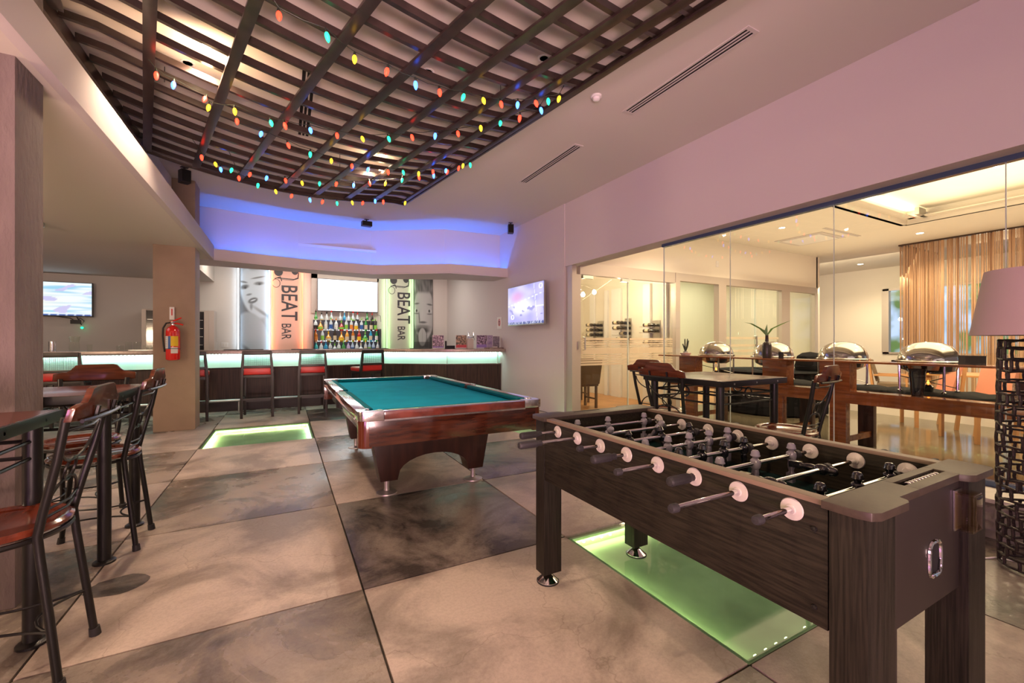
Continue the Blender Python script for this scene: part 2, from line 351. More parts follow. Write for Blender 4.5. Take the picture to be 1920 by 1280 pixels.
def basis(x, y, z, loc):
    m = Matrix.Identity(4)
    for i, v in enumerate((x, y, z)):
        for k in range(3): m[k][i] = v[k]
    for k in range(3): m[k][3] = loc[k]
    return m
def ss(a, b, x):
    t = max(0, min(1, (x-a)/(b-a))); return t*t*(3-2*t)
# ================================================================== STRUCTURE
XL = [-6.0, -4.72, -3.45, -2.18, -.91, .36, 1.63, 2.90, 4.18]
YL = [-2.87, -1.56, -.25, 1.05, 2.305, 3.61, 4.92, 6.23, 7.56, 8.87, 10.18, 11.9]
GL = {(4, 7), (6, 3), (7, 6)}
fb = MB()
for i in range(len(XL)-1):
    for j in range(len(YL)-1):
        if (i, j) in GL: fb.box(XL[i], XL[i+1], YL[j], YL[j+1], -.30, -.20)
        else: fb.box(XL[i], XL[i+1], YL[j], YL[j+1], -.30, -.030)
fb.box(4.18, 4.5, -2.87, 11.9, -.30, -.012); fb.box(-6.6, -6.0, -2.87, 11.9, -.3, -.012); fb.box(-6.6, 4.5, -5, -2.87, -.3, -.012)
floor = struct('floor', fb, M['grout'], smooth=False)
tone = {}
for i in range(len(XL)-1):
    for j in range(len(YL)-1):
        if (i, j) in GL: continue
        g = .005
        k = 'tile_l' if (i+j) % 2 == 0 else 'tile_d'
        if k == 'tile_d' and (i*3+j) % 4 in (1, 2): k = 'tile_m'
        if (i, j) in ((4, 4), (5, 3)): k = 'tile_l'
        if (i, j) in ((4, 3), (7, 4), (3, 4), (3, 6)): k = 'tile_m'
        if (i, j) in ((5, 4),): k = 'tile_d'
        if (i, j) in ((6, 4), (3, 5)): k = 'tile_p'
        tone[(i, j)] = k
        x0, x1, y0, y1 = XL[i]+g, XL[i+1]-g, YL[j]+g, YL[j+1]-g
        dz = random.uniform(-.0015, .001)
        t = MB().box((x0-x1)/2, (x1-x0)/2, (y0-y1)/2, (y1-y0)/2, -.03, 0)
        o = part('floor_tile', t, M[k], floor, bevel=.003); o.location = ((x0+x1)/2, (y0+y1)/2, dz)
for (i, j) in sorted(GL):
    x0, x1, y0, y1 = XL[i], XL[i+1], YL[j], YL[j+1]
    w = MB()
    w.box(x0+.01, x1-.01, y0+.01, y1-.01, -.09, -.08)
    for b in ((x0+.01, x0+.03, y0+.01, y1-.01), (x1-.03, x1-.01, y0+.01, y1-.01), (x0+.03, x1-.03, y0+.01, y0+.03), (x0+.03, x1-.03, y1-.03, y1-.01)): w.box(*b, -.08, -.014)
    part('light_well', w, M['gfl'], floor, label='green lit tray under the floor glass')
    part('glass_floor_panel', box(x0+.012, x1-.012, y0+.012, y1-.012, -.013, -.001), M['glass_f'], floor, label='clear green glass floor panel')
    l = MB(); n = 17
    for k in range(n):
        u = (k+.5)/n
        for (X, Y) in ((x0+.045, y0+u*(y1-y0)), (x1-.045, y0+u*(y1-y0)), (x0+u*(x1-x0), y1-.045), (x0+u*(x1-x0), y0+.045)):
            if k % 6 == 5: continue
            l.box(X-.007, X+.007, Y-.007, Y+.007, -.045, -.034)
    s_ = part('led_strip', l, M['led_f'], floor, label='yellow green light dots round the floor glass'); s_['kind'] = 'stuff'
    cx, cy = (x0+x1)/2, (y0+y1)/2
    pw = 5.0 if j > 5 else 1.5
    area('floor_well_light', (x0+.045, cy, -.03), (x0+.045, cy, -.08), .02, 1.15, pw, (1, 1, .45))
    area('floor_well_light', (x1-.045, cy, -.03), (x1-.045, cy, -.08), .02, 1.15, .5*pw, (.85, 1, .75))
    area('floor_well_light', (cx, y1-.045, -.03), (cx, y1-.045, -.08), 1.15, .02, pw, (1, 1, .45))
# a round patched hole in the near left tile
pp = [(.13*math.cos(a*math.pi/12)*(1+.07*math.sin(3*a)), .105*math.sin(a*math.pi/12)*(1+.06*math.cos(5*a))) for a in range(24)]
o = part('floor_patch', MB().prism(pp, 0, .002), M['tile_d'], floor, label='round dark filled patch'); o.location = (-.77, 2.95, .0)

wt = mat('wall_plain', (.62, .555, .55), .8, bump=.05, bscale=70)
struct('wall_right', MB().box(4.2, 4.33, 5.98, 12.0, 0, 3.7).box(4.33, 4.42, 6.1, 12.0, 0, 3.7), wt)
struct('wall_header_right', MB().box(4.215, 4.50, -5, 5.99, 2.555, 3.7), wt)
struct('wall_back', MB().box(-6.6, 4.3, 11.9, 12.05, 0, 3.7), M['wall'])
struct('wall_left', MB().box(-6.75, -6.6, -5, 12.0, 0, 3.7), M['wall'])
struct('wall_left_upper', MB().box(-1.50, -1.42, -5, 9.4, 2.72, 3.7), wt)
struct('ceiling', MB().box(-1.5, 4.5, -5, 9.6, 3.62, 3.72), M['ceil'])
struct('ceiling_low', MB().box(-6.7, -1.05, -5, 9.36, 2.65, 2.72).box(-6.7, -1.42, 9.36, 12.0, 2.65, 2.72).box(-1.44, -1.42, 9.36, 12.0, 2.72, 3.2), M['soffit'])
struct('trim_1', MB().box(-1.10, -1.04, -5, 8.70, 2.645, 2.885), wt, bevel=.004, label='long painted fascia of the low ceiling')
struct('ceiling_bar', MB().box(-1.42, 4.2, 9.3, 12.0, 3.15, 3.2), M['wall'])
F_ = [(-1.04, 8.66), (.24, 8.94), (1.6, 8.98), (2.93, 8.12), (4.2, 8.06)]
WL = [(-1.42, 9.02), (.24, 9.30), (1.62, 9.36), (2.95, 8.52), (4.2, 8.44)]
BK = [(-1.42, 9.36), (.24, 9.42), (1.7, 9.62), (3.2, 9.0), (4.2, 8.75)]
struct('ceiling_canopy', MB().prism([(-1.44, 8.66)]+F_+BK[::-1], 2.645, 2.665), wt)
lip = MB()
def wallseg(mb, P, th, z0, z1):
    for a, b in zip(P[:-1], P[1:]):
        d = Vector((b[0]-a[0], b[1]-a[1])).normalized(); n = Vector((-d.y, d.x))*th
        mb.prism([a, b, (b[0]+n.x, b[1]+n.y), (a[0]+n.x, a[1]+n.y)], z0, z1)
    return mb
struct('trim_2', wallseg(lip, F_, .03, 2.667, 2.835), wt, label='front lip of the bar canopy hiding the blue lights')
struct('wall_cove', wallseg(MB(), WL, .06, 2.667, 3.62), wt)
# round-off: textured near column and smooth extinguisher column
struct('column', MB().box(-1.64, -1.14, 2.93, 3.205, -.0, 3.62), M['col'], bevel=.008, label='rough plastered column at the left edge')
struct('column', MB().box(-1.63, -1.145, 7.66, 8.05, -.0, 3.62), M['col2'], bevel=.012, label='smooth brown column carrying the extinguisher')
# curb and glass front
struct('trim_3', MB().box(4.06, 4.52, -3, 4.0, 0, .235), M['curb'], label='grey rendered curb under the glass wall')
struct('trim_4', MB().box(4.03, 4.37, -3, 4.0, .235, .262), M['curbt'], bevel=.003, label='pale coping on the curb')
struct('trim_5', MB().box(4.375, 4.43, -3, 4.0, .235, .30).box(4.375, 4.43, -3, 4.02, 2.515, 2.556), M['bluelit'], label='channels holding the glass wall, coloured with reflected blue light')
win = MB().box(4.40, 4.41, 4.0, 4.012, .26, 2.53)
w1 = struct('window_1', win, M['edge'], label='frameless glass wall between the lounge and the restaurant')
jt = [4.0, 3.06, 2.04, .994, -.05, -1.1, -2.2, -3.0]
for a, b in zip(jt[:-1], jt[1:]):
    part('glass_pane', box(4.40, 4.401, b+.003, a-.003, .26, 2.53), M['glass'], w1)
    part('glass_joint', box(4.397, 4.405, b-.003, b+.003, .26, 2.53), M['edge'], w1)
part('joint_clamp', box(4.375, 4.42, .974, 1.014, 1.60, 1.64), M['steel'], w1)

# ---- restaurant shell
struct('floor_restaurant', MB().box(4.5, 16, -5, 5.85, -.1, 0), M['terr'])
struct('floor_wine_room', MB().box(4.42, 12, 5.85, 12, -.1, 0), M['wfloor'])
cr = MB().box(4.5, 5.5, -5, 12, 3.4, 3.5).box(10.0, 16, -5, 12, 3.4, 3.5).box(5.5, 10, 3.5, 12, 3.4, 3.5).box(5.5, 10, -5, -2, 3.4, 3.5)
cr.box(5.5, 10, -2, 3.5, 3.62, 3.68).box(9.96, 10.06, -2, 3.5, 3.4, 3.68).box(5.5, 10, 3.46, 3.56, 3.4, 3.68).box(5.42, 5.52, -2, 3.5, 3.4, 3.68)
struct('ceiling_restaurant', cr, M['wall2'])
struct('trim_6', MB().box(9.80, 9.96, -2, 3.40, 3.47, 3.485).box(5.6, 9.9, 3.30, 3.46, 3.47, 3.485), M['wall2'], label='light ledge inside the raised ceiling')
area('coffer_edge_light', (9.88, .8, 3.50), (9.7, .8, 3.8), .03, 4.8, 26, (1, .80, .45))
area('coffer_edge_light', (7.8, 3.38, 3.50), (7.8, 3.2, 3.8), 4.2, .03, 16, (1, .80, .45))
struct('wall_partition', MB().box(4.42, 11.86, 5.86, 6.0, 2.62, 3.4).box(11.80, 11.95, 5.86, 12, 0, 3.4), M['wall2'])
struct('wall_far', MB().box(15.2, 15.35, 5.8, 12, 0, 3.4).box(15.2, 15.35, -5, 5.8, 0, .95).box(15.2, 15.35, -5, 5.8, 2.75, 3.4).box(4.4, 16, 12, 12.1, 0, 3.4), M['wall2'])
struct('wall_wine_room', MB().box(6.845, 6.98, 6.0, 8.9, 0, 3.4), M['wall2']); struct('wall_wine_room_back', MB().box(4.4, 6.9, 8.9, 9.0, 0, 3.4), M['wall2'])
struct('wall_side_room', MB().box(6.98, 11.8, 8.6, 8.7, 0, 3.4), mat('pale_green_wall', (.66, .68, .52), .7))
struct('wall_low_divider', MB().box(9.3, 9.42, -3, 4.95, 0, .16), M['wall2'])
# outdoor daylight seen through the far window
od = bpy.data.materials.new('outdoor_evening_sky'); od.use_nodes = True; nt = od.node_tree; b = nt.nodes['Principled BSDF']
tc = nt.nodes.new('ShaderNodeTexCoord'); nz = nt.nodes.new('ShaderNodeTexNoise'); nz.inputs['Scale'].default_value = 1.6; nt.links.new(tc.outputs['Object'], nz.inputs[0])
rp = nt.nodes.new('ShaderNodeValToRGB'); nt.links.new(nz.outputs[0], rp.inputs[0]); e = rp.color_ramp.elements
e[0].position = .38; e[0].color = (.10, .17, .05, 1); e[1].position = .60; e[1].color = (.45, .55, .80, 1)
nt.links.new(rp.outputs[0], b.inputs['Emission Color']); b.inputs['Emission Strength'].default_value = 1.1; b.inputs['Base Color'].default_value = (0, 0, 0, 1)
struct('sky_backdrop', MB().box(18, 18.1, -8, 9, -1, 5), od)
w2 = struct('window_2', MB().box(15.16, 15.22, -5, 5.8, .93, .98).box(15.16, 15.22, -5, 5.8, 2.72, 2.78).box(15.16, 15.3, 5.66, 5.82, .93, 2.78), M['alum'], label='wide far window behind the string curtain')
for y in (4.6, 3.2, 1.8, .4, -1): part('mullion', box(15.16, 15.22, y-.03, y+.03, .95, 2.75), M['alum'], w2)
for (a, b2) in ((5.66, 4.63), (4.57, 3.23), (3.17, 1.83), (1.77, .43)): part('pane', box(15.19, 15.194, b2, a, .97, 2.73), M['glass'], w2)
# partition of doors and fixed glass, door_1 the etched sliding pair
Yp = 5.88
d1 = struct('door_1', MB().box(4.42, 6.76, Yp-.05, Yp+.05, 2.42, 2.62).box(4.23, 4.32, 5.80, 5.98, 0, 2.56), M['alum'], label='etched glass doors of the wine room in a pale frame')
part('door_jamb', box(4.335, 4.44, Yp-.04, Yp+.04, 0, 2.42), M['alum'], d1)
part('door_jamb', box(6.72, 6.84, Yp-.06, Yp+.06, 0, 2.62), M['alum'], d1)
def etched(x0, x1, par):
    p = part('door_leaf', box(x0, x1, Yp-.005, Yp+.003, .05, 2.38), M['glass_d'], par, label='clear door leaf with etched bands')
    bands = [(1.06, 1.175), (1.19, 1.205), (1.22, 1.25), (1.265, 1.285), (1.30, 1.345), (1.02, 1.045), (.985, 1.01), (.955, .975), (.91, .945), (.865, .90)]
    f = MB()
    for (a, b) in bands: f.box(x0+.01, x1-.01, Yp-.009, Yp-.0055, a, b)
    q = part('etched_band', f, M['frost'], p)
    return p
l1 = etched(4.45, 5.52, d1); l2 = etched(5.56, 6.70, d1)
part('glass_edge', box(5.525, 5.545, Yp-.01, Yp+.01, .02, 2.40), M['edge'], d1)
part('hinge_clamp', box(4.50, 4.72, Yp-.03, Yp+.03, 2.36, 2.415), M['steel'], d1); part('hinge_clamp', box(5.38, 5.56, Yp-.03, Yp+.03, 2.36, 2.415), M['steel'], d1)
part('handle', tube([(4.50, Yp-.03, 1.14), (4.50, Yp-.08, 1.14), (4.50, Yp-.08, 1.35), (4.50, Yp-.03, 1.35)], .013), M['steel'], d1)
part('lock', box(4.37, 4.40, Yp-.05, Yp-.04, 1.15, 1.28), M['steel'], d1)
d2 = struct('door_2', MB().box(6.84, 11.8, Yp-.05, Yp+.05, 2.47, 2.62), M['alum'], label='pale frame of the far glass partition')
for (a, b) in ((8.0, 8.24), (10.25, 10.58), (11.66, 11.80)): part('post', box(a, b, Yp-.06, Yp+.06, 0, 2.47), M['alum'], d2)
for (a, b, m) in ((8.26, 9.30, 'frost2'), (9.36, 10.23, 'frost2'), (10.6, 11.64, 'frost2')):
    part('glass_leaf', box(a, b, Yp-.004, Yp+.004, .05, 2.45), M['glass_d'], d2)
part('glass_edge', box(9.31, 9.35, Yp-.012, Yp+.012, .05, 2.45), M['edge'], d2)
part('handle', tube([(9.26, Yp-.02, 1.05), (9.26, Yp-.08, 1.05), (9.26, Yp-.08, 1.40), (9.26, Yp-.02, 1.40)], .015), M['steel'], d2)
fb2 = MB()
for z in (1.38, 1.22, 1.10, .98): fb2.box(8.26, 10.2, Yp-.012, Yp-.008, z-.05, z)
part('etched_band', fb2, M['frost'], d2)
# pale portal seen behind the partition
solo('reception_portal', MB().box(7.25, 7.45, 7.6, 7.8, 0, 1.75).box(8.3, 8.5, 7.6, 7.8, 0, 1.75).box(7.25, 8.5, 7.6, 7.8, 1.6, 1.75), mat('cream_portal', (.62, .54, .40), .6), 'cream square portal on the floor behind the glass partition', 'portal', (7.9, 7.7, 0))
# ================================================================== TRELLIS AND FAIRY LIGHTS
RT = R(12.7); CR, SR = math.cos(RT), math.sin(RT)
def uv(u, v, z): return (u*CR - v*SR, u*SR + v*CR, z)
def zb(u): return min(3.33+.073*(u-1.35)**2, 3.52)
tr = thing('ceiling_trellis', 'dark brown curved wooden lattice hung under the lounge ceiling', 'trellis', (.9, 3.5, 3.4))
def strip(P, w, h, wdir=None):
    """board along 3D points; w horizontal width, h height"""
    mb = MB(); vs = []; fs = []
    for i, p in enumerate(P):
        a = Vector(P[max(0, i-1)]); b = Vector(P[min(len(P)-1, i+1)]); t = (b-a); t.z = 0; t.normalize(); n = Vector((-t.y, t.x, 0))*w/2
        p = Vector(p)
        vs += [p-n, p+n, p+n+Vector((0, 0, h)), p-n+Vector((0, 0, h))]
    for i in range(len(P)-1):
        for k in range(4): l = (k+1) % 4; fs.append((i*4+k, i*4+l, i*4+4+l, i*4+4+k))
    fs += [(3, 2, 1, 0), tuple(len(P)*4-4+k for k in range(4))]
    return mb.add(vs, fs)
XW = -1.385
PL = [(-.45, -.45, 4.20), (.03, .03, 6.42), (.48, .55, 6.42), (.92, 1.10, 6.42), (1.40, 1.60, 6.42), (1.84, 2.02, 6.42), (2.28, 2.38, 6.42), (2.70, 2.62, 6.42), (3.17, 2.83, 6.46)]
for (uf, un, vmax) in PL:
    P = []
    for k in range(9):
        v = .3+(vmax-.3)*k/8; u = un+(uf-un)*(v-1.0)/5.4
        P.append(uv(u, v, zb(u)))
    for k, p in enumerate(P):
        if p[0] < XW: P[k] = (XW, p[1], p[2])
    wd = .075 if uf < 3 else .05
    part('plank', strip(P, wd, .022), M['trel'], tr, bevel=.002, world=True)
k = 0; v = 6.40
while v > .4:
    ul = (XW+v*SR)/CR; ur = 2.75+.07*v+.03
    n = 18; P = [uv(ul+(ur-ul)*i/n, v, zb(ul+(ur-ul)*i/n)+.022) for i in range(n+1)]
    part('slat', strip(P, .034, .052), M['trel'], tr, world=True)
    if k == 0:
        P2 = [uv(ul+(ur-ul)*i/n, v+.03, zb(ul+(ur-ul)*i/n)-.02) for i in range(n+1)]
        part('edge_board', strip(P2, .02, .05), M['trel'], tr, world=True)
    v -= .262; k += 1
part('edge_board', strip([(XW-.015, .3+i*.75, 3.45) for i in range(9)], .03, .11), M['trel'], tr, world=True)
part('edge_board', strip([uv(2.80+.07*vv, vv, 3.53) for vv in (.3, 1.5, 3, 4.5, 6.45)], .022, .07), M['trel'], tr, world=True)
for (x, y) in ((-.9, 4.6), (.6, 5.6), (1.7, 3.4), (.2, 2.2), (1.9, 5.6)):
    u = x*CR+y*SR; part('hanger_wire', tube([(x, y, zb(u)+.05), (x, y, 3.62)], .003, 6), M['black'], tr, world=True)

BULBS = {1: [(-0.03, 2.98, 3.3, 'R'), (0.24, 3.0, 3.28, 'G'), (0.43, 3.12, 3.26, 'Y'), (0.66, 3.15, 3.26, 'R'), (0.88, 3.21, 3.26, 'B'), (1.08, 3.24, 3.27, 'R'), (1.29, 3.24, 3.29, 'G'), (1.46, 3.25, 3.31, 'Y'), (1.63, 3.26, 3.33, 'R'), (1.78, 3.23, 3.35, 'B'), (1.92, 3.17, 3.37, 'R'), (2.02, 3.12, 3.39, 'G'), (2.1, 3.06, 3.4, 'Y')],
2: [(-0.88, 4.24, 3.38, 'R'), (-0.78, 4.29, 3.36, 'B'), (-0.58, 4.36, 3.33, 'R'), (-0.57, 4.47, 3.32, 'Y'), (-0.38, 4.39, 3.3, 'Y'), (-0.11, 4.43, 3.28, 'G'), (0.0, 4.4, 3.27, 'R'), (0.21, 4.37, 3.26, 'B'), (0.44, 4.36, 3.26, 'R'), (0.66, 4.32, 3.26, 'Y'), (0.89, 4.22, 3.27, 'G'), (1.09, 4.12, 3.29, 'R'), (1.3, 4.02, 3.31, 'B'), (1.49, 3.92, 3.33, 'R'), (1.66, 3.75, 3.35, 'Y'), (1.81, 3.62, 3.37, 'G'), (1.93, 3.46, 3.38, 'R'), (2.05, 3.29, 3.4, 'B')],
3: [(-0.38, 4.59, 3.3, 'R'), (-0.19, 4.71, 3.28, 'B'), (0.03, 4.81, 3.26, 'R'), (0.24, 4.92, 3.26, 'G'), (0.45, 5.0, 3.26, 'Y'), (0.67, 5.07, 3.27, 'R'), (0.86, 5.13, 3.29, 'B'), (1.08, 5.14, 3.31, 'R'), (1.26, 5.15, 3.34, 'G'), (1.46, 5.17, 3.37, 'Y'), (1.61, 5.08, 3.39, 'R'), (1.77, 5.05, 3.42, 'B'), (1.91, 4.96, 3.45, 'R'), (1.92, 4.85, 3.44, 'Y'), (1.99, 4.81, 3.45, 'G')],
4: [(-0.8, 5.72, 3.32, 'R'), (-0.69, 5.82, 3.3, 'Y'), (-0.65, 5.93, 3.29, 'B'), (-0.53, 5.86, 3.28, 'G'), (-0.35, 5.88, 3.27, 'R'), (-0.18, 5.88, 3.26, 'B'), (0.01, 5.87, 3.26, 'R'), (0.19, 5.87, 3.26, 'Y'), (0.39, 5.82, 3.27, 'G'), (0.58, 5.75, 3.28, 'R'), (0.78, 5.73, 3.29, 'B'), (0.95, 5.62, 3.31, 'R'), (1.15, 5.59, 3.33, 'Y'), (1.32, 5.42, 3.35, 'G'), (1.5, 5.32, 3.38, 'R'), (1.67, 5.24, 3.41, 'B'), (1.82, 5.12, 3.44, 'R')],
5: [(-0.47, 5.92, 3.22, 'R'), (-0.28, 6.05, 3.21, 'G'), (-0.1, 6.17, 3.2, 'Y'), (0.09, 6.26, 3.2, 'R'), (0.3, 6.34, 3.21, 'B'), (0.47, 6.38, 3.22, 'R'), (0.65, 6.42, 3.24, 'G'), (0.84, 6.36, 3.26, 'Y'), (0.99, 6.35, 3.27, 'R'), (1.14, 6.26, 3.3, 'B'), (1.26, 6.3, 3.32, 'R'), (1.61, 6.42, 3.39, 'Y')]}
def bulb_mb():
    return lathe([(.0, -.062), (.006, -.058), (.013, -.045), (.0165, -.028), (.0155, -.014), (.010, -.002), (.008, 0)], n=10)
BM = {c: mesh_of('bulb', bulb_mb(), M['bulb_'+c]) for c in 'RGBY'}
SOCK = mesh_of('socket', lathe([(.0085, 0), (.0095, .012), (.007, .022), (.003, .030)], n=8), M['cord'])
where = {1: 'looping across the nearest part of the lattice', 2: 'looping across the middle of the lattice', 3: 'looping across the lattice below the far downlight',
         4: 'strung along the far edge of the lattice', 5: 'hanging lowest below the far edge of the lattice'}
for s, L in BULBS.items():
    t = thing('string_lights', 'string of coloured fairy bulbs '+where[s], 'string lights', L[0][:3])
    P = []
    for i, b in enumerate(L):
        P.append((b[0], b[1], b[2]+.026))
        if i < len(L)-1:
            c = L[i+1]; P.append(((b[0]+c[0])/2, (b[1]+c[1])/2, (b[2]+c[2])/2+.026-.012))
    e0 = L[0]; e1 = L[-1]
    P = [(e0[0]-.12, e0[1]-.02, zb(e0[0])+.02)]+P+[(e1[0]+.06, e1[1]+.02, min(3.53, e1[2]+.12))]
    part('cord', tube(P, .0028, 5), M['cord'], t, world=True)
    for b in L:
        o = part('bulb', None, None, t, mesh=BM[b[3]]); o.location = Vector(b[:3])-t.location
        tilt = random.uniform(-.25, .25); o.rotation_euler = (tilt, random.uniform(-.3, .3), 0)
        so = part('socket', None, None, o, mesh=SOCK)

# ================================================================== CEILING FITTINGS
def vent(x0, x1, y0, y1, z, label, nsl=3, name='ceiling_vent'):
    t = thing(name, label, 'vent', ((x0+x1)/2, (y0+y1)/2, z)); w = x1-x0
    f = MB().box(x0, x0+.018, y0, y1, z-.008, z).box(x1-.018, x1, y0, y1, z-.008, z).box(x0+.018, x1-.018, y0, y0+.03, z-.008, z).box(x0+.018, x1-.018, y1-.03, y1, z-.008, z)
    part('frame', f, M['vent'], t, world=True)
    part('dark_slot', box(x0+.018, x1-.018, y0+.03, y1-.03, z-.002, z-.0005), M['void'], t, world=True)
    iw = (w-.036)/nsl
    for k in range(1, nsl):
        xx = x0+.018+iw*k; part('blade', box(xx-.006, xx+.006, y0+.03, y1-.03, z-.007, z-.0025), M['vent'], t, world=True)
    return t
vent(3.03, 3.16, 1.96, 3.30, 3.62, 'long slotted air vent in the ceiling nearer the camera')
vent(3.03, 3.16, 4.10, 5.48, 3.62, 'long slotted air vent in the ceiling farther from the camera')
vent(.12, .26, 3.98, 5.42, 3.62, 'slotted air vent seen through the lattice')
def downlight(x, y, z, label, lit, r=.05, name='downlight'):
    t = thing(name, label, 'downlight', (x, y, z))
    part('rim', lathe([(r*.7, 0), (r*.7, -.004), (r, -.004), (r*1.02, 0)], n=20), M['white'], t)
    part('lens', lathe([(0, -.003), (r*.68, -.003)], n=16), M['lamp'] if lit else M['steel'], t)
    return t
downlight(-.549, 4.13, 3.62, 'lit downlight above the lattice nearer the camera', 1)
downlight(1.082, 5.50, 3.62, 'lit downlight above the far end of the lattice', 1)
downlight(-.716, 4.447, 3.62, 'unlit ceiling spot beside the lit downlight at the left', 0)
downlight(.518, 3.852, 3.62, 'unlit ceiling spot over the centre of the lattice', 0)
downlight(1.102, 3.606, 3.62, 'unlit ceiling spot right of centre above the lattice', 0)
downlight(1.893, 2.986, 3.62, 'unlit ceiling spot near the right edge of the lattice', 0)
t = thing('smoke_detector', 'white round smoke detector on the ceiling between lattice and vent', 'smoke detector', (2.625, 3.21, 3.62))
part('base', lathe([(.052, 0), (.052, -.012), (.045, -.018)], n=20), M['white'], t); part('sensor_head', lathe([(.034, -.017), (.034, -.038), (.022, -.048), (0, -.05)], n=16), M['white'], t)
def speaker(x, y, z, rz, label, h=.17, w=.11):
    t = thing('wall_speaker', label, 'speaker', (x, y, z), rz)
    part('cabinet', box(-w/2, w/2, -.06, .06, -h-.045, -.045), M['blk'], t, bevel=.006)
    part('grille', box(-w/2+.008, w/2-.008, -.066, -.061, -h-.035, -.055), M['void'], t)
    part('bracket', MB().box(-.012, .012, .0, .02, -.05, 0).box(-.04, .04, -.02, .04, -.008, 0), M['blk'], t)
speaker(-1.18, 7.12, 3.62, .5, 'black box speaker hung in front of the upper column')
speaker(1.38, 8.45, 3.60, .1, 'black wide speaker hung at the middle of the blue cove', h=.09, w=.18)
speaker(3.93, 7.42, 3.62, -.35, 'black box speaker in the ceiling corner beside the right wall')
# restaurant ceiling fittings
downlight(6.1, 5.48, 3.40, 'restaurant downlight washing the wall above the doors', 1, .06)
downlight(8.19, 4.65, 3.40, 'bright restaurant downlight left of the second glass joint', 1, .07)
downlight(10.98, 3.61, 3.40, 'bright restaurant downlight in front of the string curtain', 1, .08)
downlight(8.42, 1.98, 3.62, 'small restaurant downlight in the raised ceiling', 1, .05)
downlight(13.93, 5.82, 3.40, 'restaurant downlight over the far white wall', 1, .09)
t = thing('smoke_detector', 'white smoke detector on the raised restaurant ceiling', 'smoke detector', (8.3, 3.2, 3.62)); part('base', lathe([(.08, 0), (.08, -.02), (.05, -.05), (0, -.052)], n=20), M['white'], t)
t = thing('air_grille', 'square white air grille on the restaurant ceiling', 'vent', (9.6, 4.9, 3.40))
part('frame', MB().box(-.45, .45, -.45, .45, -.01, 0), M['vent'], t); part('grille_face', MB().box(-.36, .36, -.36, .36, -.02, -.011), M['white'], t)
vent(8.9, 10.2, 4.25, 4.32, 3.4, 'thin linear air slot in the restaurant ceiling', 2, 'air_slot')
t = thing('exit_sign', 'small unlit hanging sign box at the corner of the raised ceiling', 'sign', (9.75, 3.2, 3.47)); part('housing', box(-.14, .14, -.03, .03, 0, .12), M['steel'], t); part('battery_pack', box(.16, .42, -.03, .03, 0, .08), M['white'], t)
# bead and string curtain
cu = thing('string_curtain', 'bronze string curtain hanging from ceiling across the restaurant', 'curtain', (11.96, 1.5, 0))
s = MB()
for i in range(430):
    y = 4.24-random.random()*5.6; x = 11.96+random.uniform(-.03, .03); w = random.choice((.004, .006, .009, .013))
    s.box(x-.003, x+.003, y-w, y+w, random.uniform(.02, .08), 3.39)
c1 = part('front_strings', s, M['curt'], cu, world=True, smooth=False); c1['kind'] = 'stuff'
s = MB()
for i in range(170):
    x = 11.98+random.random()*1.85; y = 4.24+random.uniform(-.05, .05); w = random.choice((.004, .006, .008))
    s.box(x-w, x+w, y-.003, y+.003, .04, 3.39)
c1 = part('side_strings', s, M['curt'], cu, world=True, smooth=False); c1['kind'] = 'stuff'
part('rail', MB().box(11.92, 12.0, -1.4, 4.28, 3.37, 3.40).box(11.96, 13.9, 4.20, 4.28, 3.37, 3.40), M['rwoodd'], cu, world=True)
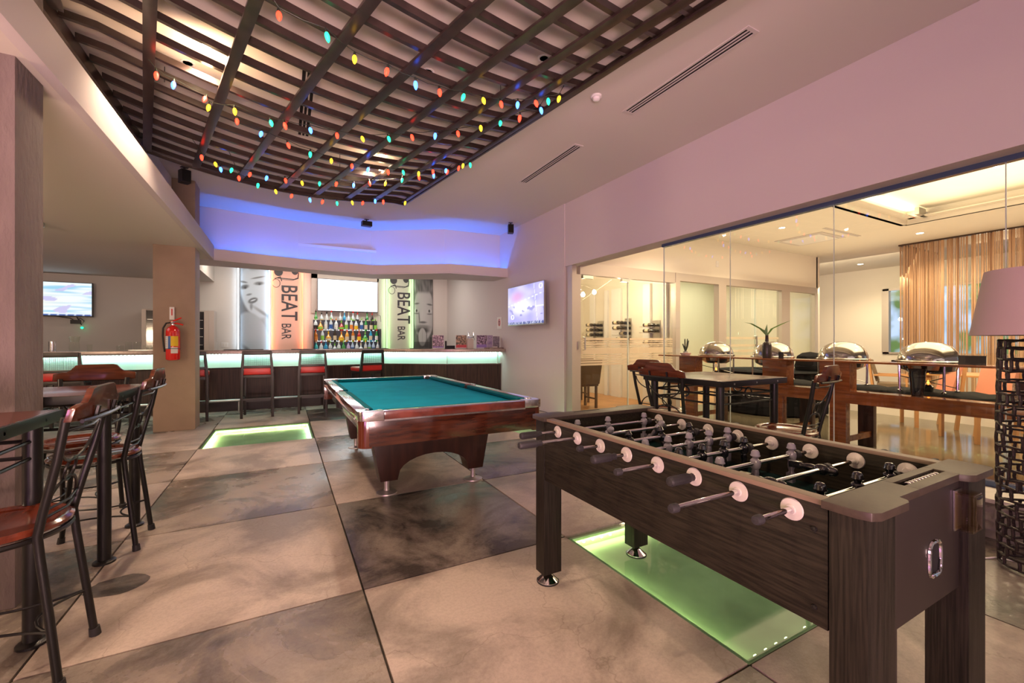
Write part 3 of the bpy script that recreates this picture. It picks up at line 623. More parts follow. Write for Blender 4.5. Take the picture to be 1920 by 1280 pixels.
# ================================================================== BISTRO CHAIRS AND TALL TABLES
def ring(c, r, rt, plane='xy', n=20, nt=6, sx=1, sy=1):
    P = []
    for i in range(n):
        a = 2*math.pi*i/n
        if plane == 'xy': P.append((c[0]+r*sx*math.cos(a), c[1]+r*sy*math.sin(a), c[2]))
        elif plane == 'xz': P.append((c[0]+r*sx*math.cos(a), c[1], c[2]+r*sy*math.sin(a)))
    return tube(P, rt, nt, closed=True)
def backy(z):      # y of the leaning back plane at height z above the seat underside
    return -.165-.100*max(0, z)/.42
def bistro_chair(name, label, loc, rz, group, h=.60):
    """front is +y; back at -y"""
    t = thing(name, label, 'chair', loc, rz, group)
    s = part('seat', lathe([(0, h-.018), (.165, h-.018), (.172, h-.014), (.182, h-.006), (.205, h-.003), (.216, h-.012), (.214, h-.026), (.195, h-.036), (0, h-.036)], n=32), M['seatw'], t)
    part('seat_ring', ring((0, 0, h-.046), .207, .010, n=28), M['black'], t)
    for sx in (-1, 1):
        l = part('leg', tube([(sx*.13, .145, h-.045), (sx*.145, .165, h*.6), (sx*.175, .215, .0)], .0135, 10), M['black'], t)
        part('foot_tip', tube([(sx*.172, .211, .035), (sx*.176, .216, .0)], .018, 10, r2=.020), M['rubber'], l)
        P = [(sx*.168, -.235, 0), (sx*.158, -.205, h*.45), (sx*.152, -.180, h-.12), (sx*.152, -.172, h-.03), (sx*.158, -.190, h+.06), (sx*.178, backy(.25)-.01, h+.25), (sx*.190, backy(.40), h+.40)]
        l = part('back_post', tube(P, .0145, 10), M['black'], t)
        part('foot_tip', tube([(sx*.167, -.233, .035), (sx*.169, -.236, .0)], .019, 10, r2=.021), M['rubber'], l)
    # curved wooden head rest with dropped shoulders
    n = 20; vs = []; fs = []
    for i in range(n+1):
        x = -.235+.47*i/n; ax = abs(x)
        top = h+.505-.055*ss(.105, .165, ax)-.012*ss(.19, .235, ax)
        bot = h+.385+.004*ss(.17, .235, ax)
        yc = -.300+.4*ax*ax; th = .011
        for (yy, zz) in ((-th, bot), (th, bot), (th-.012, top), (-th-.012, top)): vs.append((x, yc+yy, zz))
    for i in range(n):
        for k in range(4): l = (k+1) % 4; fs.append((i*4+k, i*4+l, i*4+4+l, i*4+4+k))
    fs += [(3, 2, 1, 0), tuple(n*4+k for k in range(4))]
    part('head_rest', MB().add(vs, fs), M['restw'], t, bevel=.004)
    br = MB()
    P = [(.47*(i/12)-.235, -.307+.4*(.47*(i/12)-.235)**2-.014, h+.385) for i in range(13)]
    br.tube(P[1:-1], .008, 6)
    for sx in (-1, 1): br.tube([(sx*.09, -.313, h+.385), (sx*.09, -.323, h+.43)], .008, 6)
    part('rest_bracket', br, M['black'], t)
    sc = MB()
    def bp(x, z): return (x, backy(z)-.004, h+z)
    a = [bp(.165*math.cos(math.pi*(1+i/12)), .335+.125*math.sin(math.pi*(1+i/12))) for i in range(13)]
    sc.tube(a, .0055, 6)
    sc.tube([bp(.045*math.cos(2*math.pi*i/16), .175+.045*math.sin(2*math.pi*i/16)) for i in range(16)], .0055, 6, closed=True)
    a = [bp(.145*math.cos(math.pi*(i/12)), .02+.125*math.sin(math.pi*(i/12))) for i in range(13)]
    sc.tube(a, .0055, 6)
    part('back_scroll', sc, M['black'], t)
    for z in (.345, .055, .025): part('back_bar', tube([bp(-.165, z), (0, backy(z)-.03, h+z), bp(.165, z)], .005, 6), M['black'], t)
    fr = MB(); zf = .21
    cs = [(-.162, .19), (.162, .19), (.162, -.218), (-.162, -.218)]
    for (a, b) in zip(cs, cs[1:]+cs[:1]):
        m = Vector(((a[0]+b[0])/2, (a[1]+b[1])/2)); inn = m*.45
        P = []
        for i in range(9):
            u = i/8; w = 4*u*(1-u); P.append((a[0]+(b[0]-a[0])*u-(m.x-inn.x)*w*.8, a[1]+(b[1]-a[1])*u-(m.y-inn.y)*w*.8, zf))
        fr.tube(P, .005, 6)
    part('foot_rail', fr, M['black'], t)
    return t
def tall_table(label, x0, x1, y0, y1, h, group=None, legs_in=.07):
    t = thing('bar_table', label, 'table', ((x0+x1)/2, (y0+y1)/2, 0), 0, group); w = (x1-x0)/2; d = (y1-y0)/2
    part('tabletop', box(-w+.012, w-.012, -d+.012, d-.012, h-.03, h), M['topw'], t, bevel=.004)
    f = MB()
    for b in ((-w, w, -d, -d+.012), (-w, w, d-.012, d), (-w, -w+.012, -d+.012, d-.012), (w-.012, w, -d+.012, d-.012)): f.box(*b, h-.048, h-.002)
    part('edge_band', f, M['black'], t, bevel=.002)
    b = MB()
    for k in range(3):
        b.lathe([(0, -.004), (.007, -.003), (.007, 0)], (w+.0, -d+(k+.5)*2*d/3, h-.026), 8, axis='x'); b.lathe([(0, -.004), (.007, -.003), (.007, 0)], (-w+(k+.5)*2*w/3, -d, h-.026), 8, axis='y')
    part('rivet', b, M['steel'], t)
    for sx in (-1, 1):
        for sy in (-1, 1):
            X, Y = sx*(w-legs_in), sy*(d-legs_in)
            l = part('leg', lathe([(.031, .014), (.031, h-.048)], (X, Y, 0), 16), M['black'], t)
            part('foot_flange', lathe([(.052, 0), (.052, .010), (.040, .018), (.031, .020)], (X, Y, 0), 20), M['black'], l)
    for s in (-1, 1):
        a = w-legs_in; b_ = d-legs_in
        part('rail', tube([(-a, s*b_, h-.12), (a, s*b_, h-.12)], .008, 8), M['black'], t); part('rail', tube([(-a, s*b_, h-.19), (a, s*b_, h-.19)], .008, 8), M['black'], t)
        part('rail', tube([(s*a, -b_, h-.12), (s*a, b_, h-.12)], .008, 8), M['black'], t); part('rail', tube([(s*a, -b_, h-.19), (s*a, b_, h-.19)], .008, 8), M['black'], t)
        part('rail_ring', ring((0, s*b_, h-.115), .042, .007, 'xz'), M['black'], t)
        q = ring((0, 0, 0), .042, .007, 'xz'); q.xf(Matrix.Rotation(R(90), 4, 'Z')); q.shift((s*a, 0, h-.115)); part('rail_ring', q, M['black'], t)
    return t
tall_table('dark red tall table cut off by the left edge of the picture', -1.75, -.87, 1.72, 2.62, .98, 'tall bar tables')
tall_table('dark red tall table just behind the rough column', -1.62, -.85, 3.225, 3.93, .98, 'tall bar tables')
tall_table('dark tall square table standing in front of the glass wall', 2.90, 3.74, 2.08, 2.88, .98, 'tall bar tables')
G = 'metal bistro chairs with round wooden seats'
bistro_chair('bistro_chair', 'nearest bistro chair at the left edge with its back to the room', (-.965, 2.335, 0), R(90), G)
bistro_chair('bistro_chair', 'bistro chair right of the rough column with its back to the pool table', (-1.035, 3.56, 0), R(90), G)
bistro_chair('bistro_chair', 'bistro chair at the far side of the table behind the rough column, facing the camera', (-1.27, 4.09, 0), R(180), G)
bistro_chair('bistro_chair', 'bistro chair tucked under the glass side table with its back to the foosball table', (3.07, 2.58, 0), R(-88), G)
bistro_chair('bistro_chair', 'bistro chair behind the glass side table nearest the etched doors', (3.42, 3.12, 0), R(-75), G)
bistro_chair('bistro_chair', 'bistro chair with glossy orange seat right of the glass side table', (3.50, 1.96, 0), R(8), G)

# ================================================================== POOL TABLE
px0, px1, py0, py1 = .435, 1.885, 2.99, 5.90
pt = thing('pool_table', 'large mahogany pool table with teal cloth in the middle of the room', 'pool table', ((px0+px1)/2, (py0+py1)/2, 0))
cx, cy = (px0+px1)/2, (py0+py1)/2; hw, hd = (px1-px0)/2, (py1-py0)/2; RW = .115
part('cloth_bed', box(-hw+RW, hw-RW, -hd+RW, hd-RW, .73, .762), M['teal'], pt)
cs_ = .17   # corner casting length
def rail(x0, x1, y0, y1): return box(x0, x1, y0, y1, .745, .802)
part('rail', rail(-hw+cs_, hw-cs_, -hd, -hd+RW-.035), M['poolrail'], pt, bevel=.008, label='near end rail'); part('rail', rail(-hw+cs_, hw-cs_, hd-RW+.035, hd), M['poolrail'], pt, bevel=.008)
for s in (-1, 1):
    for (a, b) in ((-hd+cs_, -.05), (.05, hd-cs_)):
        x0, x1 = (-hw, -hw+RW-.035) if s < 0 else (hw-RW+.035, hw)
        part('rail', rail(x0, x1, a, b), M['poolrail'], pt, bevel=.008)
# cushions: cloth covered noses with mitred ends
def cushion(p0, p1, inn):
    p0 = Vector(p0); p1 = Vector(p1); inn = Vector(inn); d = (p1-p0).normalized()
    prof = [(0, .800), (.035, .800), (.052, .792), (.046, .772), (.03, .762), (0, .762)]
    vs = []
    for (p, sg) in ((p0, 1), (p1, -1)):
        for (q, z) in prof: v = p+inn*q+d*(sg*q*.8); vs.append((v.x, v.y, z))
    n = len(prof); fs = [tuple(range(n-1, -1, -1)), tuple(range(n, 2*n))]+[(i, (i+1) % n, (i+1) % n+n, i+n) for i in range(n)]
    return MB().add(vs, fs)
q = RW-.035; e_ = .165
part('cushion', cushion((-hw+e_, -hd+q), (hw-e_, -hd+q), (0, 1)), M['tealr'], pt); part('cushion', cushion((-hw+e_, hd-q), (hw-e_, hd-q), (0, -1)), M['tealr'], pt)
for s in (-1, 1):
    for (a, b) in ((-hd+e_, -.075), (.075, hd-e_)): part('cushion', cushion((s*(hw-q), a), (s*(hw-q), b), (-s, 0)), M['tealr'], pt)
for sx in (-1, 1):
    for sy in (-1, 1):
        # worn metal corner casting: L shape with rounded outside corner
        P = [(hw, hd-cs_)]+[(hw-.05+.05*math.cos(a), hd-.05+.05*math.sin(a)) for a in (0, R(22), R(45), R(68), R(90))]+[(hw-cs_, hd), (hw-cs_, hd-RW+.03), (hw-cs_+.03, hd-RW+.02)]
        P += [(hw-.10+.045*math.cos(a), hd-.10+.045*math.sin(a)) for a in (R(150), R(110), R(70), R(45), R(20), R(-20), R(-60))]
        P += [(hw-RW+.02, hd-cs_+.03), (hw-RW+.03, hd-cs_)]
        c = part('corner_casting', MB().prism([(sx*a, sy*b) for a, b in P], .742, .806), M['castm'], pt, bevel=.005)
        pk = part('pocket', lathe([(0, .60), (.050, .62), (.058, .70), (.060, .79)], (sx*(hw-.10), sy*(hd-.10), 0), 18), M['rubber'], pt)
for s in (-1, 1):
    part('pocket', lathe([(0, .62), (.048, .64), (.052, .74), (.054, .79)], (s*(hw-.055), 0, 0), 18), M['rubber'], pt)
    part('side_casting', MB().box(s*hw-(.03 if s > 0 else 0), s*hw+(.03 if s < 0 else 0), -.06, .06, .742, .806), M['castm'], pt, bevel=.004)
    t_ = .012
    part('trim_strip', box(-hw+cs_, hw-cs_, s*(hd+.002)-.004, s*(hd+.002)+.004, .735, .747), M['castm'], pt); part('trim_strip', box(s*(hw+.002)-.004, s*(hw+.002)+.004, -hd+cs_, hd-cs_, .735, .747), M['castm'], pt)
    part('apron_panel', box(-hw+.07, hw-.07, s*(hd-.02)-.015, s*(hd-.02)+.015, .565, .742), M['poolw'], pt, bevel=.004)
    # side aprons slope inward towards the bottom
    v = [(s*hw-.0*s, -hd+.07, .742), (s*hw, hd-.07, .742), (s*(hw-.10), hd-.20, .54), (s*(hw-.10), -hd+.07, .565)]
    part('apron_panel', MB().extr(v, (-s*.03, 0, 0)), M['poolw'], pt, bevel=.002)
for sx in (-1, 1):
    for sy in (-1, 1):
        P = [(hw, hd-.085)]+[(hw-.055+.055*math.cos(a), hd-.055+.055*math.sin(a)) for a in (0, R(30), R(60), R(90))]+[(hw-.085, hd), (hw-.085, hd-.085)]
        part('corner_post', MB().prism([(sx*(a-.006), sy*(b-.006)) for a, b in P], .555, .742), M['poolpost'], pt, bevel=.003)
part('under_frame', box(-hw+.12, hw-.12, -hd+.05, hd-.1, .57, .72), M['poolleg'], pt)
for yl in (3.66-cy, 5.42-cy):
    # arched pedestal
    xo, xi = .545, .44
    P = [(-xo, 0, .57), (-xi-.02, 0, .12), (-xi+.12, 0, .12)]
    for i in range(13):
        a = math.pi*(1-i/12); P.append((.31*math.cos(a)*1.0, 0, .16+.15*math.sin(a)))
    P += [(xi-.12, 0, .12), (xi+.02, 0, .12), (xo, 0, .57)]
    P = [(a, yl-.05, c) for a, b, c in P]
    L = part('pedestal', MB().extr(P, (0, .16, 0)), M['poolleg'], pt, bevel=.003)
    for s in (-1, 1):
        part('foot', MB().lathe([(.088, 0), (.086, .008), (.05, .016), (.024, .024), (.021, .05), (.023, .12), (.0, .12)], (s*(xi-.045), yl+.03, 0), 24), M['footm'], L)

# ================================================================== FOOSBALL TABLE
ft = thing('foosball_table', 'black wood-grain foosball table in the right foreground', 'foosball table', (1.57, 1.22, 0))
fx0, fx1, fy0, fy1 = 1.195, 1.945, .49, 1.975
def fp(name, mb, m, bevel=0, label=None): return part(name, mb, M[m], ft, bevel, label, world=True)
fp('side_panel', box(1.20, 1.225, .57, 1.90, .555, .868), 'foos', .001, 'wood grain side panel facing the camera'); fp('side_panel', box(1.905, 1.93, .57, 1.90, .555, .868), 'foos', .001)
fp('side_rail', box(1.19, 1.232, .565, 1.90, .868, .882), 'foosrail', .002); fp('side_rail', box(1.896, 1.938, .565, 1.90, .868, .882), 'foosrail', .002)
fp('inner_liner', box(1.225, 1.232, .60, 1.88, .70, .868), 'foos'); fp('inner_liner', box(1.898, 1.905, .60, 1.88, .70, .868), 'foos')
fp('end_panel', box(1.33, 1.81, .505, .53, .535, .868), 'foose', .001, 'smooth dark end panel'); fp('end_panel', box(1.30, 1.83, 1.945, 1.965, .555, .868), 'foose', .001)
fp('inner_wall', box(1.232, 1.898, .562, .575, .70, .868), 'foos'); fp('inner_wall', box(1.232, 1.898, 1.86, 1.88, .70, .868), 'foos')
fp('playfield', box(1.232, 1.898, .57, 1.86, .69, .70), 'field', label='dark green playfield with pale markings')
mk = MB(); z = .7008
mk.box(1.24, 1.89, 1.238, 1.242, .70, z)
for s, yy in ((1, .63), (-1, 1.85)):
    for (w, d) in ((.22, .17), (.13, .08)):
        ye = yy+s*d; a, b = min(yy, ye), max(yy, ye)
        mk.box(1.565-w-.002, 1.565-w+.002, a, b, .70, z).box(1.565+w-.002, 1.565+w+.002, a, b, .70, z).box(1.565-w, 1.565+w, ye-.002, ye+.002, .70, z)
fp('field_line', mk, 'manw'); q = ring((1.565, 1.24, .7006), .09, .002, n=28, nt=4); fp('field_line', q, 'manw')
# end tops with rounded ears
def endtop(y_in, y_out, s):
    P = [(1.172, y_in), (1.172, y_out-s*.035), (1.182, y_out-s*.010), (1.205, y_out), (1.345, y_out), (1.362, y_out+(-s)*.008), (1.372, y_out-s*.028), (1.758, y_out-s*.028), (1.770, y_out-s*.010), (1.79, y_out), (1.93, y_out), (1.952, y_out-s*.010), (1.960, y_out-s*.035), (1.960, y_in)]
    return P
hole = (1.49, 1.765, .522, .548)
P = endtop(.572, .462, -1)
# near top built as an outline of five pieces around the slot
nt_ = MB().prism([(1.172, .572), (1.172, .497), (1.182, .472), (1.205, .462), (1.345, .462), (1.362, .470), (1.372, .490), (hole[0], .490), (hole[0], .572)], .868, .888)
nt_.prism([(hole[1], .572), (hole[1], .490), (1.758, .490), (1.770, .472), (1.79, .462), (1.93, .462), (1.952, .472), (1.960, .497), (1.960, .572)], .868, .888)
nt_.box(hole[0], hole[1], .490, hole[2], .868, .888).box(hole[0], hole[1], hole[3], .572, .868, .888)
fp('end_top', nt_, 'foost', .002, 'smooth dark end top with score slot')
ft2 = MB().prism([(a, b) for a, b in endtop(1.85, 1.990, 1)], .868, .888); fp('end_top', ft2, 'foost', .002)
fp('slot_dark', box(1.42, 1.60, 1.925, 1.940, .8882, .8886), 'void')
sb = MB()
fp('score_tray', box(hole[0], hole[1], hole[2], hole[3], .84, .845), 'void')
for k in range(10): sb.lathe([(.009, -.009), (.011, -.006), (.011, .006), (.009, .009)], (hole[0]+.06+k*.021, .535, .874), 10, axis='x')
fp('score_bead', sb, 'chrome'); fp('score_wire', tube([(hole[0], .535, .874), (hole[1], .535, .874)], .003, 6), 'steel')
# legs: upright grain boards, levelling feet
def leg(x0, x1, y0, y1, fxy):
    l = fp('leg', box(x0, x1, y0, y1, .055, .868), 'foosv', .002)
    f = MB().lathe([(.056, 0), (.058, .004), (.057, .010), (.052, .014), (.020, .042), (.016, .046), (.016, .06), (0, .06)], (fxy[0], fxy[1], 0), 24)
    part('foot', f, M['chrome'], l, world=True)
    part('foot_pad', lathe([(.060, 0), (.060, .006)], (fxy[0], fxy[1], 0), 24), M['rubber'], l, world=True)
leg(1.195, 1.335, .485, .565, (1.26, .53)); leg(1.815, 1.955, .485, .585, (1.88, .535))
leg(1.195, 1.305, 1.885, 1.965, (1.245, 1.925)); leg(1.825, 1.935, 1.885, 1.965, (1.87, 1.915))
fp('leg_edge', box(1.335, 1.352, .488, .53, .055, .868), 'foose'); 
# ball return and clear cup
bo = MB(); po = []
for i in range(28):
    a = 2*math.pi*i/28; c, s_ = math.cos(a), math.sin(a)
    po.append((1.628+.038*math.copysign(abs(c)**.55, c), .5035, .665+.048*math.copysign(abs(s_)**.55, s_)))
bo.tube(po, .006, 8, closed=True)
fp('ball_return_ring', bo, 'chrome')
fp('ball_return_hole', MB().extr([(p[0], .5048, p[2]) for p in po], (0, .002, 0)), 'void'); fp('ball_return_lip', tube([(1.605, .4995, .625), (1.65, .4995, .622), (1.655, .4995, .66)], .002, 6), 'chrome')
gl2 = bpy.data.materials.new('clear_plastic'); M['clear'] = glass_mat('clear_cup_plastic', (.93, .86, .74), 1.5)
cup = MB(); X, Z_ = 1.80, .775
for b in ((X-.034, X-.028, .462, .503, Z_-.052, Z_+.052), (X+.028, X+.034, .462, .503, Z_-.052, Z_+.052), (X-.034, X+.034, .462, .503, Z_-.056, Z_-.05), (X-.034, X+.034, .462, .503, Z_+.05, Z_+.056), (X-.026, X+.026, .458, .462, Z_-.05, Z_+.05)): cup.box(*b)
fp('cup_holder', cup, 'clear', .002, 'clear plastic box screwed to the end panel')
fp('cup_holder_plate', box(X-.038, X+.038, .500, .5045, Z_-.06, Z_+.06), 'steel', .001)
for (yy, zz) in ((.60, .80), (.60, .60)): fp('screw', lathe([(0, -.006), (.006, -.005), (.007, 0)], (1.1995, yy, zz), 10, axis='x'), 'black')
# rods with men
MAN = MB()
def man_mb():
    m = MB()
    m.lathe([(0, .050), (.010, .048), (.0145, .040), (.0145, .034), (.017, .030), (.017, .027), (.011, .024), (.010, .018)], (0, 0, 0), 12)     # head with cap
    m.lathe([(.010, .018), (.017, .012), (.019, 0), (.017, -.013), (.011, -.022)], (0, 0, 0), 12)                                          # shoulders
    m.lathe([(.011, -.022), (.013, -.034), (.012, -.048), (.009, -.060), (.0125, -.070)], (0, 0, 0), 10)
    m.box(-.0125, .0125, -.011, .013, -.105, -.068)
    return m
MW = mesh_of('player', man_mb(), M['manw'], .0015); MK = mesh_of('player', man_mb(), M['blkg'], .0015)
STOP = {0: mesh_of('stopper', lathe([(.010, -.012), (.017, -.010), (.017, .010), (.010, .012)], (0, 0, 0), 14, axis='x'), M['rubber'])}
BUSH = mesh_of('bushing', lathe([(.012, -.010), (.014, -.006), (.028, -.004), (.030, 0)], (0, 0, 0), 28, axis='x'), M['bush'])
HAND = mesh_of('handle', lathe([(0, -.118), (.013, -.116), (.0165, -.108), (.0165, -.060), (.0165, -.030), (.012, -.018), (.0135, -.004), (.009, 0)], (0, 0, 0), 10, axis='x'), M['rubber'], .001)
CAP = mesh_of('end_cap', lathe([(0, -.028), (.010, -.027), (.0125, -.020), (.0125, -.003), (.009, 0)], (0, 0, 0), 14, axis='x'), M['rubber'])
Yr = [1.763, 1.603, 1.440, 1.280, 1.121, .964, .807, .655]
#      tip x, handle near?, men colour, men x positions, tilt
ROD = [(1.007, 1, 'w', (1.32, 1.52, 1.78), 0), (.910, 1, 'w', (1.38, 1.72), 42), (1.095, 0, 'k', (1.37, 1.57, 1.77), -20), (1.048, 1, 'w', (1.30, 1.43, 1.56, 1.69, 1.82)[:5], 0),
       (1.016, 0, 'k', (1.31, 1.44, 1.57, 1.70), 0), (1.103, 1, 'w', (1.33, 1.53, 1.76), 0), (.928, 0, 'k', (1.36, 1.66), 88), (1.055, 0, 'k', (1.34, 1.55, 1.76), 0)]
for y, (tip, near, colr, men, tilt) in zip(Yr, ROD):
    xe = 2.04+ (1.19-tip)*0 + (.02 if near else .0)
    if near: xe = 1.99
    else: xe = 2.02
    r = part('rod', tube([(tip, 0, 0), (xe, 0, 0)], .0078, 12), M['chrome'], ft); r.location = Vector((0, y, .832))-ft.location
    if near:
        h_ = part('handle', None, None, r, mesh=HAND); h_.location = (tip+.095, 0, 0)
        h_ = part('end_cap', None, None, r, mesh=CAP); h_.location = (xe, 0, 0); h_.rotation_euler = (0, 0, R(180))
    else:
        h_ = part('end_cap', None, None, r, mesh=CAP); h_.location = (tip+.010, 0, 0)
        h_ = part('handle', None, None, r, mesh=HAND); h_.location = (xe, 0, 0); h_.rotation_euler = (0, 0, R(180))
    for x, d in ((1.20, 1), (1.90, 1)):
        b = part('bushing', None, None, r, mesh=BUSH); b.location = (x-.001, 0, 0)
        if x > 1.5: b.rotation_euler = (0, 0, 0); b.location = (x-.004, 0, 0)
    for x in men:
        p = part('player', None, None, r, mesh=MW if colr == 'w' else MK, label='grey foosball player' if colr == 'w' else 'glossy black foosball player'); p.location = (x, 0, 0); p.rotation_euler = (R(tilt), 0, 0)
    for x in (men[0]-.035, men[-1]+.035):
        p = part('stopper', None, None, r, mesh=STOP[0]); p.location = (x, 0, 0)
# ================================================================== BAR COUNTER
bar = thing('bar_counter', 'long bar counter with dark veneer front and glowing green band', 'bar counter', (0, 9.3, 0))
BF = [(-5.9, 9.32), (.65, 9.32), (1.87, 9.50), (3.06, 8.66), (4.19, 8.36)]
def offs(P, d):
    out = []
    for i, p in enumerate(P):
        a = Vector(P[max(0, i-1)]); b = Vector(P[min(len(P)-1, i+1)]); t = (b-a).normalized(); out.append((p[0]+t.y*d, p[1]-t.x*d))
    return out
def strip_wall(P, th, z0, z1):
    m = wallseg(MB(), P, th, z0, z1); m.v = [(min(v[0], 4.194), v[1], v[2]) for v in m.v]; return m
# veneer front: individual panels
for a, b in zip(BF[:-1], BF[1:]):
    L = math.dist(a, b); n = max(1, round(L/1.25))
    for k in range(n):
        u0 = k/n; u1 = (k+1)/n; g = .004/L
        p = (a[0]+(b[0]-a[0])*(u0+g), a[1]+(b[1]-a[1])*(u0+g)); q = (a[0]+(b[0]-a[0])*(u1-g), a[1]+(b[1]-a[1])*(u1-g))
        part('front_panel', strip_wall([p, q], .03, .17, .80), M['barw'], bar, world=True)
part('kick_board', strip_wall(offs(BF, -.10), .03, 0, .18), M['kick'], bar, world=True)
BG = offs(BF, -.05)
part('lit_back_panel', strip_wall(BG, .03, .79, 1.05), M['barglass'], bar, world=True, label='pale green panel lit from above')
jn = MB()
for a, b in zip(BF[:-1], BF[1:]):
    L = math.dist(a, b); n = max(1, round(L/1.9))
    for k in range(n):
        u = k/n; x = a[0]+(b[0]-a[0])*u; y = a[1]+(b[1]-a[1])*u
        if k or a == BF[-2] or a == BF[2]: jn.box(x-.004, x+.004, y-.004, y+.02, .80, 1.05)
jn.box(4.10, 4.115, 8.36, 8.40, .80, 1.05)
part('glass_joint', jn, M['edge'], bar, world=True)
part('front_ledge', strip_wall(offs(BF, .0), .08, .785, .803), M['bartop'], bar, world=True)
CT = offs(BF, .20); CB = offs(BF, -.42); CB[0] = (-5.9, 9.75); CB[-1] = (4.19, 8.85); CT[-1] = (4.19, 8.15); CT[0] = (-5.9, 9.12)
part('countertop', MB().prism(CT+CB[::-1], 1.055, 1.122), M['bartop'], bar, bevel=.004, world=True)
part('end_cap_block', box(3.86, 4.19, 8.24, 8.75, 1.122, 1.150), M['bartop'], bar, bevel=.003, world=True)
lb = MB(); LP = offs(BF, -.012)
for a, b in zip(LP[:-1], LP[1:]):
    L = math.dist(a, b); n = int(L/.05)
    for k in range(n):
        u = (k+.5)/n; x = a[0]+(b[0]-a[0])*u; y = a[1]+(b[1]-a[1])*u; lb.box(x-.010, x+.010, y-.006, y+.006, 1.044, 1.052)
s_ = part('led_beads', lb, M['led_bar'], bar, world=True); s_['kind'] = 'stuff'
for a, b in zip(LP[:-1], LP[1:]):
    L = math.dist(a, b); m = ((a[0]+b[0])/2, (a[1]+b[1])/2)
    o = area('counter_led', (m[0], m[1]-.01, 1.042), (m[0], m[1], 0), L*.97, .02, 2.3*L, (.60, 1, .84)); o.rotation_euler = (R(12), 0, math.atan2(b[1]-a[1], b[0]-a[0]))
fr = thing('foot_rail', 'steel foot rail running in front of the bar', 'foot rail', (0, 9.1, 0))
RP = offs(BF, .12); RP[-1] = (4.05, 8.25)
part('rail_tube', tube([(x, y, .215) for x, y in RP], .022, 12), M['steel'], fr, world=True)
for (x, y) in ((-4.2, 9.20), (-2.4, 9.20), (-.73, 9.20), (1.1, 9.27), (2.5, 8.93)):
    part('rail_post', MB().lathe([(.035, 0), (.035, .008), (.016, .012), (.016, .20)], (x, y, 0), 12).tube([(x, y, .215), (x, y+.16, .215)], .010, 8), M['steel'], fr, world=True)
# ---- bar stools
def stool(label, x, y, rz):
    t = thing('bar_stool', label, 'bar stool', (x, y, 0), rz, 'red bar stools')
    w = .225
    for s in (-1, 1):
        part('leg', MB().add([(s*w-.02, -.235, 0), (s*w+.02, -.235, 0), (s*w+.02, -.195, 0), (s*w-.02, -.195, 0), (s*(w)-.022, -.215, .68), (s*(w)+.022, -.215, .68), (s*w+.022, -.165, .68), (s*w-.022, -.165, .68), (s*(w-.028)-.018, -.255, 1.12), (s*(w-.028)+.018, -.255, 1.12), (s*(w-.028)+.018, -.22, 1.12), (s*(w-.028)-.018, -.22, 1.12)],
             [(3, 2, 1, 0), (8, 9, 10, 11)]+[(a, a % 4+1-(4 if a % 4 == 3 else 0)+(a//4)*4 if 0 else (a//4)*4+(a+1) % 4, (a//4)*4+(a+1) % 4+4, a+4) for a in range(8)]), M['stoolw'], t, bevel=.003, label='tall rear leg and back post')
        part('leg', MB().add([(s*.205-.018, .185, 0), (s*.205+.018, .185, 0), (s*.205+.018, .221, 0), (s*.205-.018, .221, 0), (s*.205-.022, .17, .68), (s*.205+.022, .17, .68), (s*.205+.022, .215, .68), (s*.205-.022, .215, .68)],
             [(3, 2, 1, 0), (4, 5, 6, 7), (0, 1, 5, 4), (1, 2, 6, 5), (2, 3, 7, 6), (3, 0, 4, 7)]), M['stoolw'], t, bevel=.003)
        part('stretcher', box(s*.215-.011, s*.215+.011, -.2, .19, .30, .33), M['stoolw'], t)
    part('stretcher', box(-.2, .2, .19, .212, .22, .255), M['stoolw'], t); part('stretcher', box(-.21, .21, -.222, -.20, .30, .33), M['stoolw'], t)
    part('seat_frame', box(-.23, .23, -.20, .215, .665, .715), M['stoolw'], t, bevel=.003)
    part('seat_cushion', box(-.235, .235, -.185, .235, .715, .795), M['red'], t, bevel=.028)
    part('back_rail', box(-.20, .20, -.262, -.222, 1.055, 1.125), M['stoolw'], t, bevel=.004); part('back_rail', box(-.205, .205, -.245, -.205, .835, .875), M['stoolw'], t, bevel=.003)
    part('back_pad', box(-.19, .19, -.222, -.19, .735, .835), M['red'], t, bevel=.010, label='red pad under the cane panel')
    c = MB()
    for k in range(27): c.box(-.185+k*.37/26-.0022, -.185+k*.37/26+.0022, -.238, -.234, .875, 1.055)
    for k in range(13): c.box(-.188, .188, -.234, -.230, .885+k*.013, .889+k*.013)
    q = part('cane_panel', c, M['cane'], t, smooth=False); q['kind'] = 'stuff'
    return t
stool('red bar stool half hidden by the right edge of the extinguisher column', -1.33, 8.52, R(4))
stool('red bar stool in front of the poster with the woman', -.40, 8.56, R(0))
stool('red bar stool in front of the orange lit banner', .46, 8.64, R(-2))
stool('red bar stool in front of the bottle shelves, rising over the pool table', 1.42, 8.62, R(16))
stool('red bar stool left of the extinguisher column, behind the far bistro chair', -2.80, 8.52, R(3))
stool('red bar stool half hidden behind the rough column', -3.75, 8.52, R(0))

